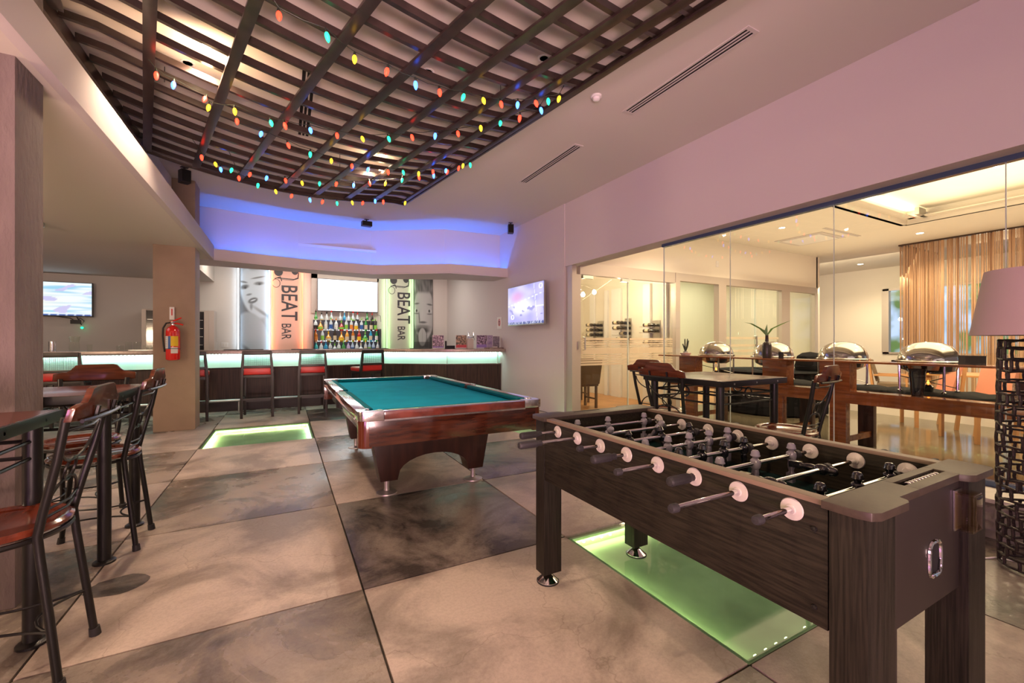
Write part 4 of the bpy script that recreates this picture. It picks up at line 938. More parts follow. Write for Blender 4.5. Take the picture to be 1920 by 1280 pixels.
# ================================================================== BACK BAR
BY = 11.9
def grayf(f, tint=(1, 1, 1)):
    def g(u, v): k = f(u, v); return (k*tint[0], k*tint[1], k*tint[2])
    return g
def el(u, v, cx, cy, rx, ry, soft=.15, rot=0):
    du, dv = u-cx, v-cy; c, s = math.cos(rot), math.sin(rot); a = (du*c+dv*s)/rx; b = (-du*s+dv*c)/ry
    return 1-ss(1-soft, 1+soft, math.hypot(a, b))
AS = 3.05
def woman(u, v):
    V = (v*3.59-2.10)/1.34+1.80   # height in panel widths; 0..3.05
    k = .40+.10*u+.10*noise.noise(Vector((u*5, V*4, 4)))
    hair = .60+.45*noise.noise(Vector((u*7+V*2, V*5, 1))); dark = .16
    k = k*(1-el(u, V, .05, 1.72, .42, .55))+dark*el(u, V, .05, 1.72, .42, .55)
    face = el(u, V, .60, 2.12, .60, .86, .08, .25); k = k*(1-face)+(.58+.16*(u))*face
    hl = el(u, V, .5, 3.05, .8, .32, .2); k = k*(1-hl)+hair*.8*hl
    for (a, b, rx, ry, c, ro) in ((.66, 2.34, .17, .055, .20, .1), (.14, 2.21, .15, .065, .14, .25), (.62, 2.52, .24, .024, .20, .2), (.10, 2.36, .14, .03, .18, -.1), (.68, 2.325, .045, .035, .08, 0), (.16, 2.19, .045, .04, .05, 0), (.30, 1.98, .10, .03, .25, .2)):
        m = el(u, V, a, b, rx, ry, .5, ro); k = k*(1-m)+c*m
    m = el(u, V, .44, 1.80, .18, .085, .25, .30); k = k*(1-m)+.16*m
    m = el(u, V, .45, 1.81, .10, .018, .4, .30); k = k*(1-m)+.75*m
    m = el(u, V, .38, 1.62, .05, .10, .8); k = k*(1-m)+.25*m
    sh = el(u, V, .42, .55, .62, .92, .06, .35); k = k*(1-sh)+(.42+.22*u-.05*V)*sh
    m = el(u, V, .85, 1.40, .45, .05, .8, -.5); k = k*(1-m)+.34*m
    m = el(u, V, .42, .12, .40, .08, .5, -.7); k = k*(1-m)+.12*m
    return k
def jester(u, v):
    V = (v*3.8-.18)/1.41
    k = .12+.05*noise.noise(Vector((u*12, V*3, 7)))
    fc = el(u, V, .52, 1.22, .56, .98, .06); k = k*(1-fc)+(.36+.10*math.sin(3*u))*fc
    m = el(u, V, .5, 2.28, .75, .30, .3); k = k*(1-m)+(.17+.16*noise.noise(Vector((u*9+V, V*3, 2))))*m
    m = el(u, V, .5, 1.85, .34, .12, .7); k = k*(1-m)+.46*m
    for (a, b, rx, ry, c, ro) in ((.14, 1.58, .13, .03, .12, .1), (.84, 1.56, .15, .03, .12, -.1), (.13, 1.32, .12, .07, .50, 0), (.83, 1.32, .13, .07, .50, 0), (.13, 1.32, .05, .055, .04, 0), (.82, 1.32, .05, .055, .04, 0), (.13, 1.22, .14, .025, .16, 0), (.84, 1.21, .14, .025, .16, 0),
                                  (.45, 1.12, .13, .22, .48, 0), (.27, 1.08, .03, .22, .16, .1), (.47, .90, .20, .04, .12, 0), (.45, .72, .42, .09, .22, 0), (.44, .60, .36, .10, .05, 0)):
        m = el(u, V, a, b, rx, ry, .5, ro); k = k*(1-m)+c*m
    m = el(u, V, .44, .36, .21, .33, .10); k = k*(1-m)+.42*m
    m = el(u, V, .44, .40, .012, .22, .8); k = k*(1-m)+.28*m
    for s in (-1, 1):
        m = el(u, V, .44+s*.235, .38, .02, .30, .6); k = k*(1-m)+.10*m
    if V < .18 or (u > .85 and V < .35): k = k*.5
    return k
def poster(name, label, x0, x1, z0, z1, func, nx, ny, tint=(1, 1, 1)):
    t = thing(name, label, 'poster', ((x0+x1)/2, BY-.03, z0))
    w, h = x1-x0, z1-z0
    part('backing_board', box(-w/2, w/2, 0, .028, 0, h), M['black'], t)
    painted('printed_face', w-.02, h-.02, nx, ny, grayf(func, tint), t, (-w/2+.01, -.003, .01))
    return t
poster('portrait_poster', 'tall blue-grey photo poster of a woman looking over her bare shoulder', -.915, -.335, 1.04, 3.12, woman, 58, 176, (.82, .98, 1.12))
poster('portrait_poster', 'tall grey photo poster of a child putting the tongue out', 3.21, 3.76, 1.02, 3.12, jester, 55, 160)
def banner(label, x0, x1, z0, z1, base, xl, zt):
    t = thing('bar_banner', label, 'banner', ((x0+x1)/2, BY-.03, z0)); w, h = x1-x0, z1-z0
    part('banner_board', box(-w/2, w/2, 0, .028, 0, h), mat('banner_face', base, .35), t)
    Lm = M['letter']
    f = 1.0
    Mx = basis((0, 0, -1), (1, 0, 0), (0, -1, 0), (-w/2+xl, -.004, zt-z0)); text_mesh('lettering', 'BEAT', .50, Lm, t, Mx @ Matrix.Diagonal((.76, 1, 1, 1)), .002, .005)
    Mx = basis((0, 0, -1), (1, 0, 0), (0, -1, 0), (-w/2+xl, -.004, zt-z0-.95)); text_mesh('lettering', 'BAR', .30, Lm, t, Mx @ Matrix.Diagonal((.72, 1, 1, 1)), .002, .001)
    g = MB(); D = (0, -.004, 0); h = zt-z0+.42
    def dsc(cx, cz, rx, rz_, n=24): return [(cx+rx*math.cos(2*math.pi*i/n), -.0005, cz+rz_*math.sin(2*math.pi*i/n)) for i in range(n)]
    g.extr(dsc(-w/2+.15, h-.12, .095, .105), D)
    g.extr(dsc(w/2-.14, h-.05, .085, .12), D)
    def band(P, wd):
        for (a, b) in zip(P[:-1], P[1:]):
            a = Vector((a[0], 0, a[1])); b = Vector((b[0], 0, b[1])); d = (b-a).normalized(); n = Vector((-d.z, 0, d.x))*wd/2
            g.extr([a-n-d*wd*.2, b-n+d*wd*.2, b+n+d*wd*.2, a+n-d*wd*.2], D)
    band([(w/2-.06, h-.12), (w/2-.075, h-.24), (w/2-.16, h-.285), (-w/2+.12, h-.27)], .022)
    band([(w/2-.06, h-.16), (w/2-.07, h-.26), (w/2-.2, h-.31), (-w/2+.2, h-.30)], .012)
    band([(-w/2+.10+.085*math.cos(a*math.pi/10), h-.40+.10*math.sin(a*math.pi/10)) for a in range(21)], .013)
    band([(-w/2+.07, h-.29), (-w/2+.19, h-.24), (-w/2+.22, h-.34)], .02)
    part('clef_mark', g, Lm, t)
    return t
M['letter'] = mat('black_letter_vinyl', (.035, .032, .04), .4)
banner('orange lit banner lettered BEAT BAR between poster and screen', -.275, .375, 1.03, 3.13, (.84, .50, .40), .22, 2.68)
banner('green lit banner lettered BEAT BAR right of the screen', 2.50, 3.13, 1.02, 3.13, (.60, .62, .50), .26, 2.66)
def led_line(label, x, z0, z1, m, col, p):
    t = thing('led_line', label, 'light strip', (x, BY-.06, z0))
    part('profile', box(-.016, .016, .012, .055, 0, z1-z0), M['steel'], t); part('glow_line', box(-.011, .011, 0, .012, .01, z1-z0-.01), M[m], t)
    o = area('led_spill', (x, BY-.09, (z0+z1)/2), (x, BY, (z0+z1)/2), .03, (z1-z0)*.95, p, col); 
led_line('bluish white light strip at the left edge of the woman poster', -.955, 1.02, 3.12, 'led_w', (.62, .82, 1), 1.3)
led_line('bluish white light strip at the right edge of the woman poster', -.32, 1.02, 3.12, 'led_w', (.55, .82, 1), 1.5)
led_line('orange light strip left of the orange banner', -.262, 1.02, 3.12, 'led_o', (1, .24, .09), 2.2)
led_line('orange light strip right of the orange banner', .40, 1.02, 3.12, 'led_o', (1, .24, .09), 2.4)
led_line('green light strip left of the green banner', 2.47, 1.02, 3.12, 'led_g', (.50, 1, .40), 2)
led_line('green light strip right of the green banner', 3.16, 1.02, 3.12, 'led_g', (.50, 1, .40), 2)
# screens
def tv(label, w, h, loc, rz, func, nx, ny, fm='blk', tilt=0):
    t = thing('television', label, 'television', loc, rz); t.rotation_euler = (tilt, 0, rz)
    part('bezel', box(-w/2-.012, w/2+.012, 0, .035, -.022, h+.012), M[fm], t, bevel=.003); part('rear_housing', box(-w*.35, w*.35, .035, .07, h*.12, h*.85), M['blk'], t)
    painted('screen', w, h, nx, ny, func, t, (-w/2, -.003, 0), m='scr')
    part('wall_bracket', box(-.15, .15, .07, .13, h*.3, h*.7), M['blk'], t)
    return t
def white_scr(u, v):
    return (1.6, 1.6, 1.65)
def nz(x, y, s=0): return noise.noise(Vector((x, y, s)))
def left_scr(u, v):
    a = nz(u*2.2, v*14, 3); b = nz(u*5, v*5, 9); k = ss(.1, .6, .5+a)
    c = (.35+.55*k, .68+.30*k, .90+.1*k); m = el(u, v, .35, .45, .35, .22, .8); c = tuple(x*(1-m)+y*m for x, y in zip(c, (.95, .96, .90)))
    if b > .28: c = (.62, .60, .90)
    if v < .05: c = (.05, .12, .40) if int(u*60) % 5 else (.6, .7, .9)
    return c
def right_scr(u, v):
    a = nz(u*4, v*4, 1); b = nz(u*9+v*4, v*9, 5); k = .5+.8*a
    c = (.32+.35*k, .30+.32*k, .78+.25*k)
    m = el(u, v, .42, .48, .22, .18, .8); c = tuple(x*(1-m)+y*m for x, y in zip(c, (.85, .88, 1)))
    m = el(u, v, .28, .72, .16, .13, .8); c = tuple(x*(1-m)+y*m for x, y in zip(c, (.62, .25, .62)))
    if abs(v-(.62+.25*(u-.5))) < .008 or abs(v-.42) < .006 and u > .5 or abs(u-.80+.1*(v-.5)) < .006: c = (.9, .92, 1)
    if b > .3 and .2 < v < .5: c = (.22, .20, .62)
    for (cx, cy) in ((.14, .20), (.93, .90)):
        if el(u, v, cx, cy, .05, .075, .2) > .5 and el(u, v, cx, cy, .025, .04, .2) < .5: c = (1, 1, 1)
    if v < .075: c = (.04, .07, .30) if (nz(u*60, v*40) < .12) else (.75, .8, 1)
    return c
sx0, sx1 = .745, 2.195
t = tv('large white glowing screen above the bottle shelves', sx1-sx0, .795, ((sx0+sx1)/2, BY-.14, 2.065), 0, white_scr, 4, 4, 'stoolw')
part('screen_icon', MB().box(.60, .632, -.006, -.004, .245, .25).box(.60, .632, -.006, -.004, .27, .275).box(.60, .605, -.006, -.004, .245, .275).box(.627, .632, -.006, -.004, .245, .275), M['blk'], t)
area('screen_spill', (1.47, BY-.2, 2.45), (1.47, 5, 1.2), 1.4, .75, 14, (.95, .97, 1))
t = thing('screen_recess_frame', 'grey recess frame round the large white screen', 'frame', (1.42, BY-.02, 1.95))
part('frame_panel', MB().box(-.82, -.68, -.02, .01, .05, 1.06).box(.79, .83, -.02, .01, .05, 1.02).box(-.82, .83, -.02, .01, .93, 1.06), M['alum'], t)
part('cable', tube([(.79, -.03, .05), (.87, -.05, .02), (.88, -.05, -.14)], .006, 6), M['blk'], t)
tv('television with pale blue picture on the back wall beside the rough column', 1.50, .66, (-4.225, BY-.15, 1.80), 0, left_scr, 60, 36)
t = thing('hanging_adapter', 'tangled black cables with green light under the left television', 'cable', (-3.72, BY-.05, 1.70))
part('cable', MB().tube([(-.4, 0, .1), (-.1, -.02, .05), (0, -.02, -.02), (.04, 0, .06), (.10, 0, .0), (.06, 0, -.08), (-.02, 0, .10)], .008, 6), M['blk'], t); part('adapter', box(-.10, .05, -.03, .01, -.06, .02), M['blk'], t)
part('indicator', lathe([(0, -.025), (.02, -.015), (.025, 0), (.02, .015), (0, .025)], (.08, -.04, -.14), 10), M['bulb_G'], t)
tv('television with violet picture mounted on the right wall', 1.36, .745, (4.06, 7.09, 1.615), R(-90), right_scr, 70, 40, 'steel')
# bottle shelves
st = thing('bottle_shelf', 'stepped black back-lit bottle shelf under the white screen', 'shelf', (1.47, 11.45, 0))
M['shelf'] = mat('dark_blue_grey_shelf', (.03, .035, .05), .3)
x0, x1 = .63, 2.17
for k, (y, z) in enumerate(((11.30, .98), (11.45, 1.27), (11.60, 1.55))):
    part('step_board', box(x0, x1, y-.07, y+.08, z-.02, z), M['shelf'], st, world=True); part('riser', box(x0, x1, y+.065, y+.08, z, z+.27), M['shelf'], st, world=True)
    part('light_tube', box(x0+.03, x1-.03, y+.045, y+.055, z+.01, z+.025), M['led_s'], st, world=True)
    area('shelf_led', ((x0+x1)/2, y+.04, z+.02), ((x0+x1)/2, y-.3, z+.25), 1.4, .02, 1.6, (.85, .95, 1))
part('side_board', box(x0-.02, x0, 11.22, 11.7, .9, 1.60), M['shelf'], st, world=True); part('side_board', box(x1, x1+.02, 11.22, 11.7, .9, 1.60), M['shelf'], st, world=True)
part('base_cabinet', box(x0-.3, x1+.3, 11.2, 11.86, 0, .96), M['kick'], st, world=True)
def bmat(n, c, tr=0): return mat(n, c, .08, trans=0, coat=.6, spec=.8)
GC = {'clear': bmat('clear_bottle', (.62, .70, .74)), 'amber': bmat('amber_bottle', (.55, .17, .02)), 'gold': bmat('gold_bottle', (.72, .36, .04)), 'green': bmat('green_bottle', (.03, .30, .06)), 'blue': bmat('blue_bottle', (.03, .35, .62)),
      'dark': bmat('dark_bottle', (.03, .02, .015)), 'teal': bmat('teal_bottle', (.05, .50, .52)), 'red': bmat('red_bottle', (.42, .02, .02)), 'pink': bmat('pink_blue_bottle', (.55, .45, .75)), 'pale': bmat('pale_blue_bottle', (.45, .60, .80))}
LC = {'white': mat('white_label', (.8, .8, .76), .6), 'yellow': M['yel'], 'black': M['blk'], 'green': mat('green_label', (.25, .62, .08), .6), 'red': M['ired'], 'blue': M['blu'], 'orange': mat('orange_label', (.75, .25, .04), .6), 'cream': mat('cream_label', (.7, .6, .42), .6)}
SH = {'round': ([(0, 0), (.034, 0), (.037, .01), (.037, .17), (.030, .20), (.014, .23), (.012, .29)], .30), 'slim': ([(0, 0), (.030, 0), (.032, .01), (.031, .20), (.013, .25), (.011, .31)], .32),
      'squat': ([(0, 0), (.044, 0), (.052, .03), (.050, .09), (.030, .15), (.013, .18), (.012, .23)], .24), 'tall': ([(0, 0), (.030, 0), (.033, .012), (.034, .19), (.024, .225), (.012, .26), (.011, .345)], .355),
      'flask': ([(0, 0), (.03, 0), (.048, .05), (.054, .09), (.040, .135), (.014, .17), (.012, .24)], .25)}
CACHE = {}
def bottle_mesh(shape, gc, lc, cc):
    key = (shape, gc, lc, cc)
    if key not in CACHE:
        pr, h = SH[shape]; mb = MB(); mb.lathe(pr, n=12, mi=0); r = pr[3][0]+.0008; z0 = pr[3][1]*.22; z1 = pr[3][1]*.78
        rr = [p for p in pr if p[0] > .025]; rmax = max(p[0] for p in pr)+.001
        if shape in ('squat', 'flask'): mb.lathe([(rmax-.002, .035), (rmax, .06), (rmax-.002, .09)], n=12, mi=1)
        else: mb.lathe([(r, z0), (r, z1)], n=12, mi=1)
        mb.lathe([(.0135, h-.035), (.0145, h-.033), (.0145, h), (0, h)], n=8, mi=2)
        mb.tube([(0, 0, h), (0, 0, h+.022), (.012, 0, h+.045)], .004, 5, mi=2)
        CACHE[key] = mesh_of('bottle', mb, [GC[gc], LC[lc], LC[cc]])
    return CACHE[key]
ORD = ['first', 'second', 'third', 'fourth', 'fifth', 'sixth', 'seventh', 'eighth', 'ninth', 'tenth', 'eleventh', 'twelfth', 'thirteenth', 'fourteenth', 'fifteenth']
ROWS = [('bottom', 11.30, .98, [('round', 'teal', 'blue', 'white'), ('round', 'clear', 'white', 'red'), ('round', 'blue', 'blue', 'blue'), ('round', 'clear', 'black', 'green'), ('squat', 'clear', 'green', 'green'), ('round', 'clear', 'green', 'white'), ('round', 'green', 'green', 'green'), ('round', 'pink', 'white', 'blue'), ('slim', 'pale', 'blue', 'green'), ('round', 'clear', 'white', 'white'), ('flask', 'clear', 'white', 'cream'), ('slim', 'clear', 'cream', 'yellow'), ('slim', 'pale', 'green', 'white'), ('tall', 'pale', 'blue', 'blue'), ('round', 'clear', 'orange', 'cream')]),
        ('middle', 11.45, 1.27, [('round', 'amber', 'orange', 'red'), ('slim', 'clear', 'green', 'orange'), ('flask', 'gold', 'cream', 'yellow'), ('slim', 'dark', 'cream', 'black'), ('flask', 'gold', 'yellow', 'orange'), ('round', 'gold', 'cream', 'red'), ('slim', 'amber', 'cream', 'red'), ('round', 'red', 'yellow', 'orange'), ('squat', 'green', 'green', 'green'), ('slim', 'blue', 'cream', 'black'), ('slim', 'green', 'white', 'red')]),
        ('upper', 11.60, 1.55, [('round', 'clear', 'black', 'green'), ('squat', 'gold', 'green', 'cream'), ('slim', 'clear', 'white', 'white'), ('slim', 'clear', 'blue', 'green'), ('round', 'clear', 'white', 'orange'), ('squat', 'red', 'green', 'green'), ('slim', 'clear', 'green', 'white'), ('slim', 'clear', 'orange', 'green'), ('round', 'clear', 'yellow', 'black'), ('slim', 'clear', 'blue', 'green'), ('slim', 'green', 'cream', 'black'), ('slim', 'dark', 'cream', 'black'), ('slim', 'dark', 'green', 'green')])]
for rn, y, z, L in ROWS:
    n = len(L)
    for i, (sh, gc, lc, cc) in enumerate(L):
        x = x0+.05+(x1-x0-.10)*i/(n-1)+random.uniform(-.008, .008)
        o = bpy.data.objects.new('bottle', bottle_mesh(sh, gc, lc, cc)); COL.objects.link(o); o.location = (x, y-.01, z); o.rotation_euler = (0, 0, random.uniform(-3, 3)); o.scale = (1.22, 1.22, 1)
        o['label'] = gc+' bottle with '+lc+' label, '+ORD[i]+' from the left on the '+rn+' bottle step'; o['category'] = 'bottle'; o['group'] = 'bottles on the back bar shelf'
top = thing('top_shelf', 'thin clear shelf carrying the highest row of bottles', 'shelf', (1.40, 11.75, 1.70))
part('glass_board', box(-.77, .77, -.06, .09, -.012, 0), M['glass'], top); part('shelf_support', MB().box(-.76, -.74, -.05, .12, -.16, -.012).box(.74, .76, -.05, .12, -.16, -.012), M['steel'], top)
for i, (x, sh, gc, lc, cc) in enumerate(((.70, 'tall', 'green', 'white', 'black'), (.83, 'round', 'clear', 'yellow', 'black'), (.95, 'slim', 'clear', 'white', 'black'), (1.06, 'tall', 'clear', 'orange', 'red'), (1.27, 'round', 'clear', 'cream', 'white'), (1.37, 'tall', 'blue', 'blue', 'white'), (1.47, 'round', 'clear', 'white', 'cream'), (1.58, 'tall', 'clear', 'green', 'red'), (1.69, 'slim', 'clear', 'black', 'red'), (1.93, 'tall', 'green', 'cream', 'black'), (2.06, 'slim', 'dark', 'green', 'red'))):
    o = bpy.data.objects.new('bottle', bottle_mesh(sh, gc, lc, cc)); COL.objects.link(o); o.location = (x, 11.75, 1.70); o.scale = (1.2, 1.2, 1)
    o['label'] = gc+' bottle with '+lc+' label, '+ORD[i]+' from the left on the thin top shelf'; o['category'] = 'bottle'; o['group'] = 'bottles on the back bar shelf'

# ---- fridge, outlets
t = thing('drinks_fridge', 'black glass-door drinks cabinet behind the extinguisher column', 'fridge', (-1.99, 11.45, 0))
part('body', box(-.62, .62, 0, .40, 0, 1.96), M['alum'], t, bevel=.005); part('side_frame', box(.44, .52, -.03, 0, .1, 1.95), M['alum'], t); part('side_frame', box(-.62, -.55, -.03, 0, .1, 1.95), M['pale'] if 'pale' in M else M['alum'], t)
part('door_glass', box(-.55, .44, -.02, -.002, .1, 1.93), M['blkg'], t)
for z in (1.2, 1.38, 1.56, 1.74): part('wire_shelf', box(-.53, .42, -.026, -.021, z, z+.008), M['steel'], t)
def plate_sw(name, label, cat, loc, rz=0, w=.09, h=.12):
    t = thing(name, label, cat, loc, rz); part('cover_plate', box(-w/2, w/2, -.008, 0, -h/2, h/2), M['white'], t, bevel=.002)
    part('socket_face', MB().box(-w*.3, -w*.08, -.011, -.008, -h*.25, h*.25).box(w*.08, w*.3, -.011, -.008, -h*.25, h*.25), M['paper'], t)
plate_sw('power_outlet', 'white power outlet on the back wall right of the drinks cabinet', 'outlet', (-1.22, BY, 1.20), 0, .14, .12)
plate_sw('power_outlet', 'white power outlet on the back wall touching the drinks cabinet', 'outlet', (-1.42, BY, 1.20), 0, .10, .12)
t = thing('wall_notice', 'small white notice with a barred figure on the right wall near the bar', 'sign', (4.2, 8.45, 1.69), R(-90))
part('sign_plate', box(-.11, .11, -.008, 0, -.13, .13), M['paper'], t)
q = MB(); q.tube([(.045*math.cos(a*math.pi/10), -.010, .01+.075*math.sin(a*math.pi/10)) for a in range(20)], .006, 6, closed=True); part('prohibition_ring', q, M['ired'], t)
part('figure_mark', MB().box(-.012, .012, -.011, -.009, -.05, .05).box(-.018, .018, -.011, -.009, .02, .04), M['blk'], t)
plate_sw('power_outlet', 'low power outlet on the upper restaurant wall', 'outlet', (8.0, 5.86, 2.9), 0, .08, .12)

# ---- things on the counter
def stand(label, x, y, rz, w, h, func, nx=24, ny=32):
    t = thing('menu_stand', label, 'table sign', (x, y, 1.122), rz)
    part('acrylic_frame', box(-w/2, w/2, 0, .006, 0, h), M['white'], t); part('acrylic_foot', box(-w/2, w/2, 0, .07, 0, .004), M['white'], t)
    painted('printed_sheet', w-.012, h-.03, nx, ny, func, t, (-w/2+.006, -.002, .022)); return t
def photo(c0, c1, seed, band=.3, bandc=(.20, .12, .42), ln=(.8, .8, .85)):
    def f(u, v):
        if v < band:
            return ln if (int(v*60) % 4 == 0 and nz(u*40, v*3, seed) > -.1 and .1 < u < .9) else bandc
        k = .5+.9*nz(u*6, v*7, seed); k2 = .5+.8*nz(u*11, v*9, seed+4)
        return tuple(a*(1-k)+b*k*k2*1.5 for a, b in zip(c0, c1))
    return f
stand('flyer stand with a purple striped picture below the tongue poster', 2.94, 8.90, R(-25), .25, .30, photo((.06, .03, .05), (.75, .55, .65), 3, .12))
stand('flyer stand with a red caption strip left of the beer tap', 3.40, 8.72, R(-15), .24, .30, photo((.05, .04, .02), (.70, .45, .28), 8, .25, (.62, .05, .06)))
stand('wide flyer stand with a group photo right of the beer tap', 3.80, 8.52, R(-5), .25, .30, photo((.05, .02, .05), (.80, .62, .80), 12, .28, (.35, .24, .60)))
stand('pale lilac text flyer stand beside the group photo flyer', 3.97, 8.47, R(-5), .14, .30, photo((.42, .34, .50), (.50, .42, .58), 14, .7, (.44, .36, .52), (.12, .06, .25)))
stand('grey drinks flyer stand at the right end of the counter', 4.10, 8.42, R(0), .17, .28, photo((.22, .19, .24), (.42, .38, .42), 17, .03))
t = thing('beer_tap', 'cream column beer tap with two chrome levers on the counter', 'beer tap', (3.58, 8.66, 1.122))
part('column', MB().extr([(-.07, -.04, 0), (.07, -.04, 0), (.07, -.04, .20), (.045, -.04, .225), (-.045, -.04, .225), (-.07, -.04, .20)], (0, .08, 0)), mat('cream_tap_column', (.70, .62, .54), .3), t, bevel=.006)
part('cross_pipe', tube([(-.075, -.06, .245), (.075, -.06, .245)], .010, 8), M['chrome'], t)
for s in (-1, 1): part('tap_lever', MB().tube([(s*.06, -.06, .245), (s*.06, -.065, .29), (s*.055, -.06, .36)], .011, 8, r2=.015).tube([(s*.06, -.06, .245), (s*.06, -.10, .23), (s*.06, -.11, .19)], .008, 8), M['chrome'], t)
t = thing('card_terminal', 'black card terminal between the flyers on the counter', 'card terminal', (3.17, 8.78, 1.122)); part('body', box(-.09, .09, -.05, .06, 0, .07), M['blk'], t, bevel=.008); part('stand_post', box(-.11, -.08, 0, .03, 0, .17), M['blk'], t)
t = thing('napkin_holder', 'white napkin pile at the right end of the counter', 'napkins', (4.02, 8.33, 1.152)); part('napkins', box(-.05, .05, -.04, .04, 0, .02), M['paper'], t)
for (x, y, w, lab) in ((-.66, 9.35, .62, 'black rubber bar mat in front of the woman poster'), (.33, 9.35, .42, 'black rubber bar mat in front of the orange banner'), (1.42, 9.45, 1.12, 'long black rubber bar mat in front of the bottles'), (2.62, 9.15, .42, 'black rubber bar mat in front of the green banner')):
    solo('bar_mat', box(x-w/2, x+w/2, y-.1, y+.1, 1.122, 1.134), M['rubber'], lab, 'bar mat', (x, y, 1.122), .003)
def glassobj(name, label, cat, x, y, prof, m='glass_d', group=None):
    return solo(name, lathe(prof, (x, y, 1.122), 16), M[m], label, cat, (x, y, 1.122), group=group)
glassobj('mixing_tin', 'steel mixing tin nearest the rough column on the counter', 'shaker', -3.43, 9.45, [(0, 0), (.035, 0), (.048, .15), (.05, .155), (.047, .15)], 'chrome')
glassobj('mixing_tin', 'second steel mixing tin on the counter', 'shaker', -3.28, 9.50, [(0, 0), (.045, 0), (.045, .16), (.043, .162)], 'chrome')
glassobj('glass_jug', 'tall clear glass jug on the counter left of the drinks', 'jug', -3.02, 9.50, [(0, 0), (.06, 0), (.065, .05), (.055, .15), (.07, .24), (.068, .24), (.052, .15)])
glassobj('tumbler', 'small clear tumbler beside the tall jug', 'glass', -2.83, 9.48, [(0, 0), (.03, 0), (.035, .11), (.033, .11)])
for i, (x, h) in enumerate(((-2.44, .09), (-2.33, .15), (-2.22, .15), (-2.10, .09), (-2.0, .09))):
    glassobj('upturned_glass', 'clear upturned glass, '+ORD[i]+' from the left in the row beside the extinguisher column', 'glass', x, 9.45, [(.048, 0), (.046, h), (0, h)], group='upturned glasses on the counter')
glassobj('wine_glass', 'upturned stemmed glass left of the extinguisher column', 'glass', -1.70-.04, 9.42, [(.035, 0), (.045, .05), (.03, .10), (.006, .12), (.006, .19), (.035, .20)])
solo('ice_tray', MB().box(-2.3, -1.62, 9.3, 9.5, 1.122, 1.142), M['steel'], 'low steel tray on the counter left of the extinguisher column', 'tray', (-2.0, 9.4, 1.122), .003)
solo('crumpled_napkins', MB().lathe([(0, .02), (.06, .02), (.10, .035), (.07, .06), (0, .055)], (-1.58, 9.40, 1.122), 9), M['paper'], 'crumpled white napkins on the steel tray', 'napkins', (-1.58, 9.40, 1.122))
t = thing('dome_camera', 'grey dome camera under the low ceiling beside the rough column', 'camera', (-2.55, 6.9, 2.65)); part('base', lathe([(.10, 0), (.10, -.04), (.07, -.05)], n=20), M['steel'], t); part('dome', lathe([(.062, -.045), (.05, -.08), (.02, -.10), (0, -.103)], n=16), M['blkg'], t)

# ================================================================== COLUMN: EXTINGUISHER
t = thing('fire_extinguisher', 'red fire extinguisher hung on the smooth brown column', 'fire extinguisher', (-1.385, 7.56, 1.015))
r = .082
part('cylinder', lathe([(0, 0), (r*.75, 0), (r*.95, .012), (r, .03), (r, .40), (r*.92, .44), (r*.6, .47), (r*.28, .485), (r*.28, .51)], n=28), M['ired'], t, label='red cylinder')
def wrap(a0, a1, z0, z1, rr=r+.001):
    m = MB(); n = 8; vs = []
    for i in range(n+1):
        a = R(a0+(a1-a0)*i/n); vs += [(rr*math.cos(a), rr*math.sin(a), z0), (rr*math.cos(a), rr*math.sin(a), z1)]
    return m.add(vs, [(2*i, 2*i+2, 2*i+3, 2*i+1) for i in range(n)])
part('label_panel', wrap(-178, -120, .16, .34), M['paper'], t, label='white instruction label'); part('label_panel', wrap(-120, -98, .16, .34), M['blu'], t, label='blue label stripe'); part('label_panel', wrap(-98, -35, .20, .34), M['yel'], t, label='yellow label')
part('label_panel', wrap(-96, -40, .10, .185, r+.002), M['white'], t, label='white tag')
ln = MB()
for k in range(6): ln.add(wrap(-172, -128, .19+k*.025, .193+k*.025, r+.002).v, wrap(-172, -128, .19, .2).f)
part('label_text', ln, M['blk'], t)
part('strap', ring((0, 0, .165), r+.003, .004, n=24), M['ins'], t); part('valve', MB().lathe([(.022, .49), (.024, .50), (.02, .55), (.012, .56)], n=14), M['chrome'], t)
part('squeeze_handle', MB().tube([(-.03, -.01, .535), (.03, -.015, .565), (.10, -.02, .60)], .010, 8).tube([(-.03, -.01, .52), (.05, -.015, .52), (.12, -.02, .50)], .010, 8), M['ired'], t)
part('hose', tube([(-.02, -.02, .53), (-.07, -.03, .52), (-.105, -.03, .45), (-.11, -.02, .34), (-.10, -.01, .20), (-.09, -.01, .12)], .011, 8), M['ins'], t); part('pressure_gauge', lathe([(0, -.01), (.018, -.008), (.018, .008), (0, .01)], (.0, -.03, .53), 14, axis='y'), M['chrome'], t)
part('wall_hook', box(-.03, .03, .03, .095, .40, .44), M['steel'], t)
t = thing('alarm_plate', 'white upright switch plate above the fire extinguisher', 'switch', (-1.41, 7.66, 1.68)); part('cover_plate', box(-.028, .028, -.03, 0, -.09, .09), M['white'], t, bevel=.004); part('red_marking', box(-.006, .006, -.0315, -.030, -.03, .065), M['ired'], t)
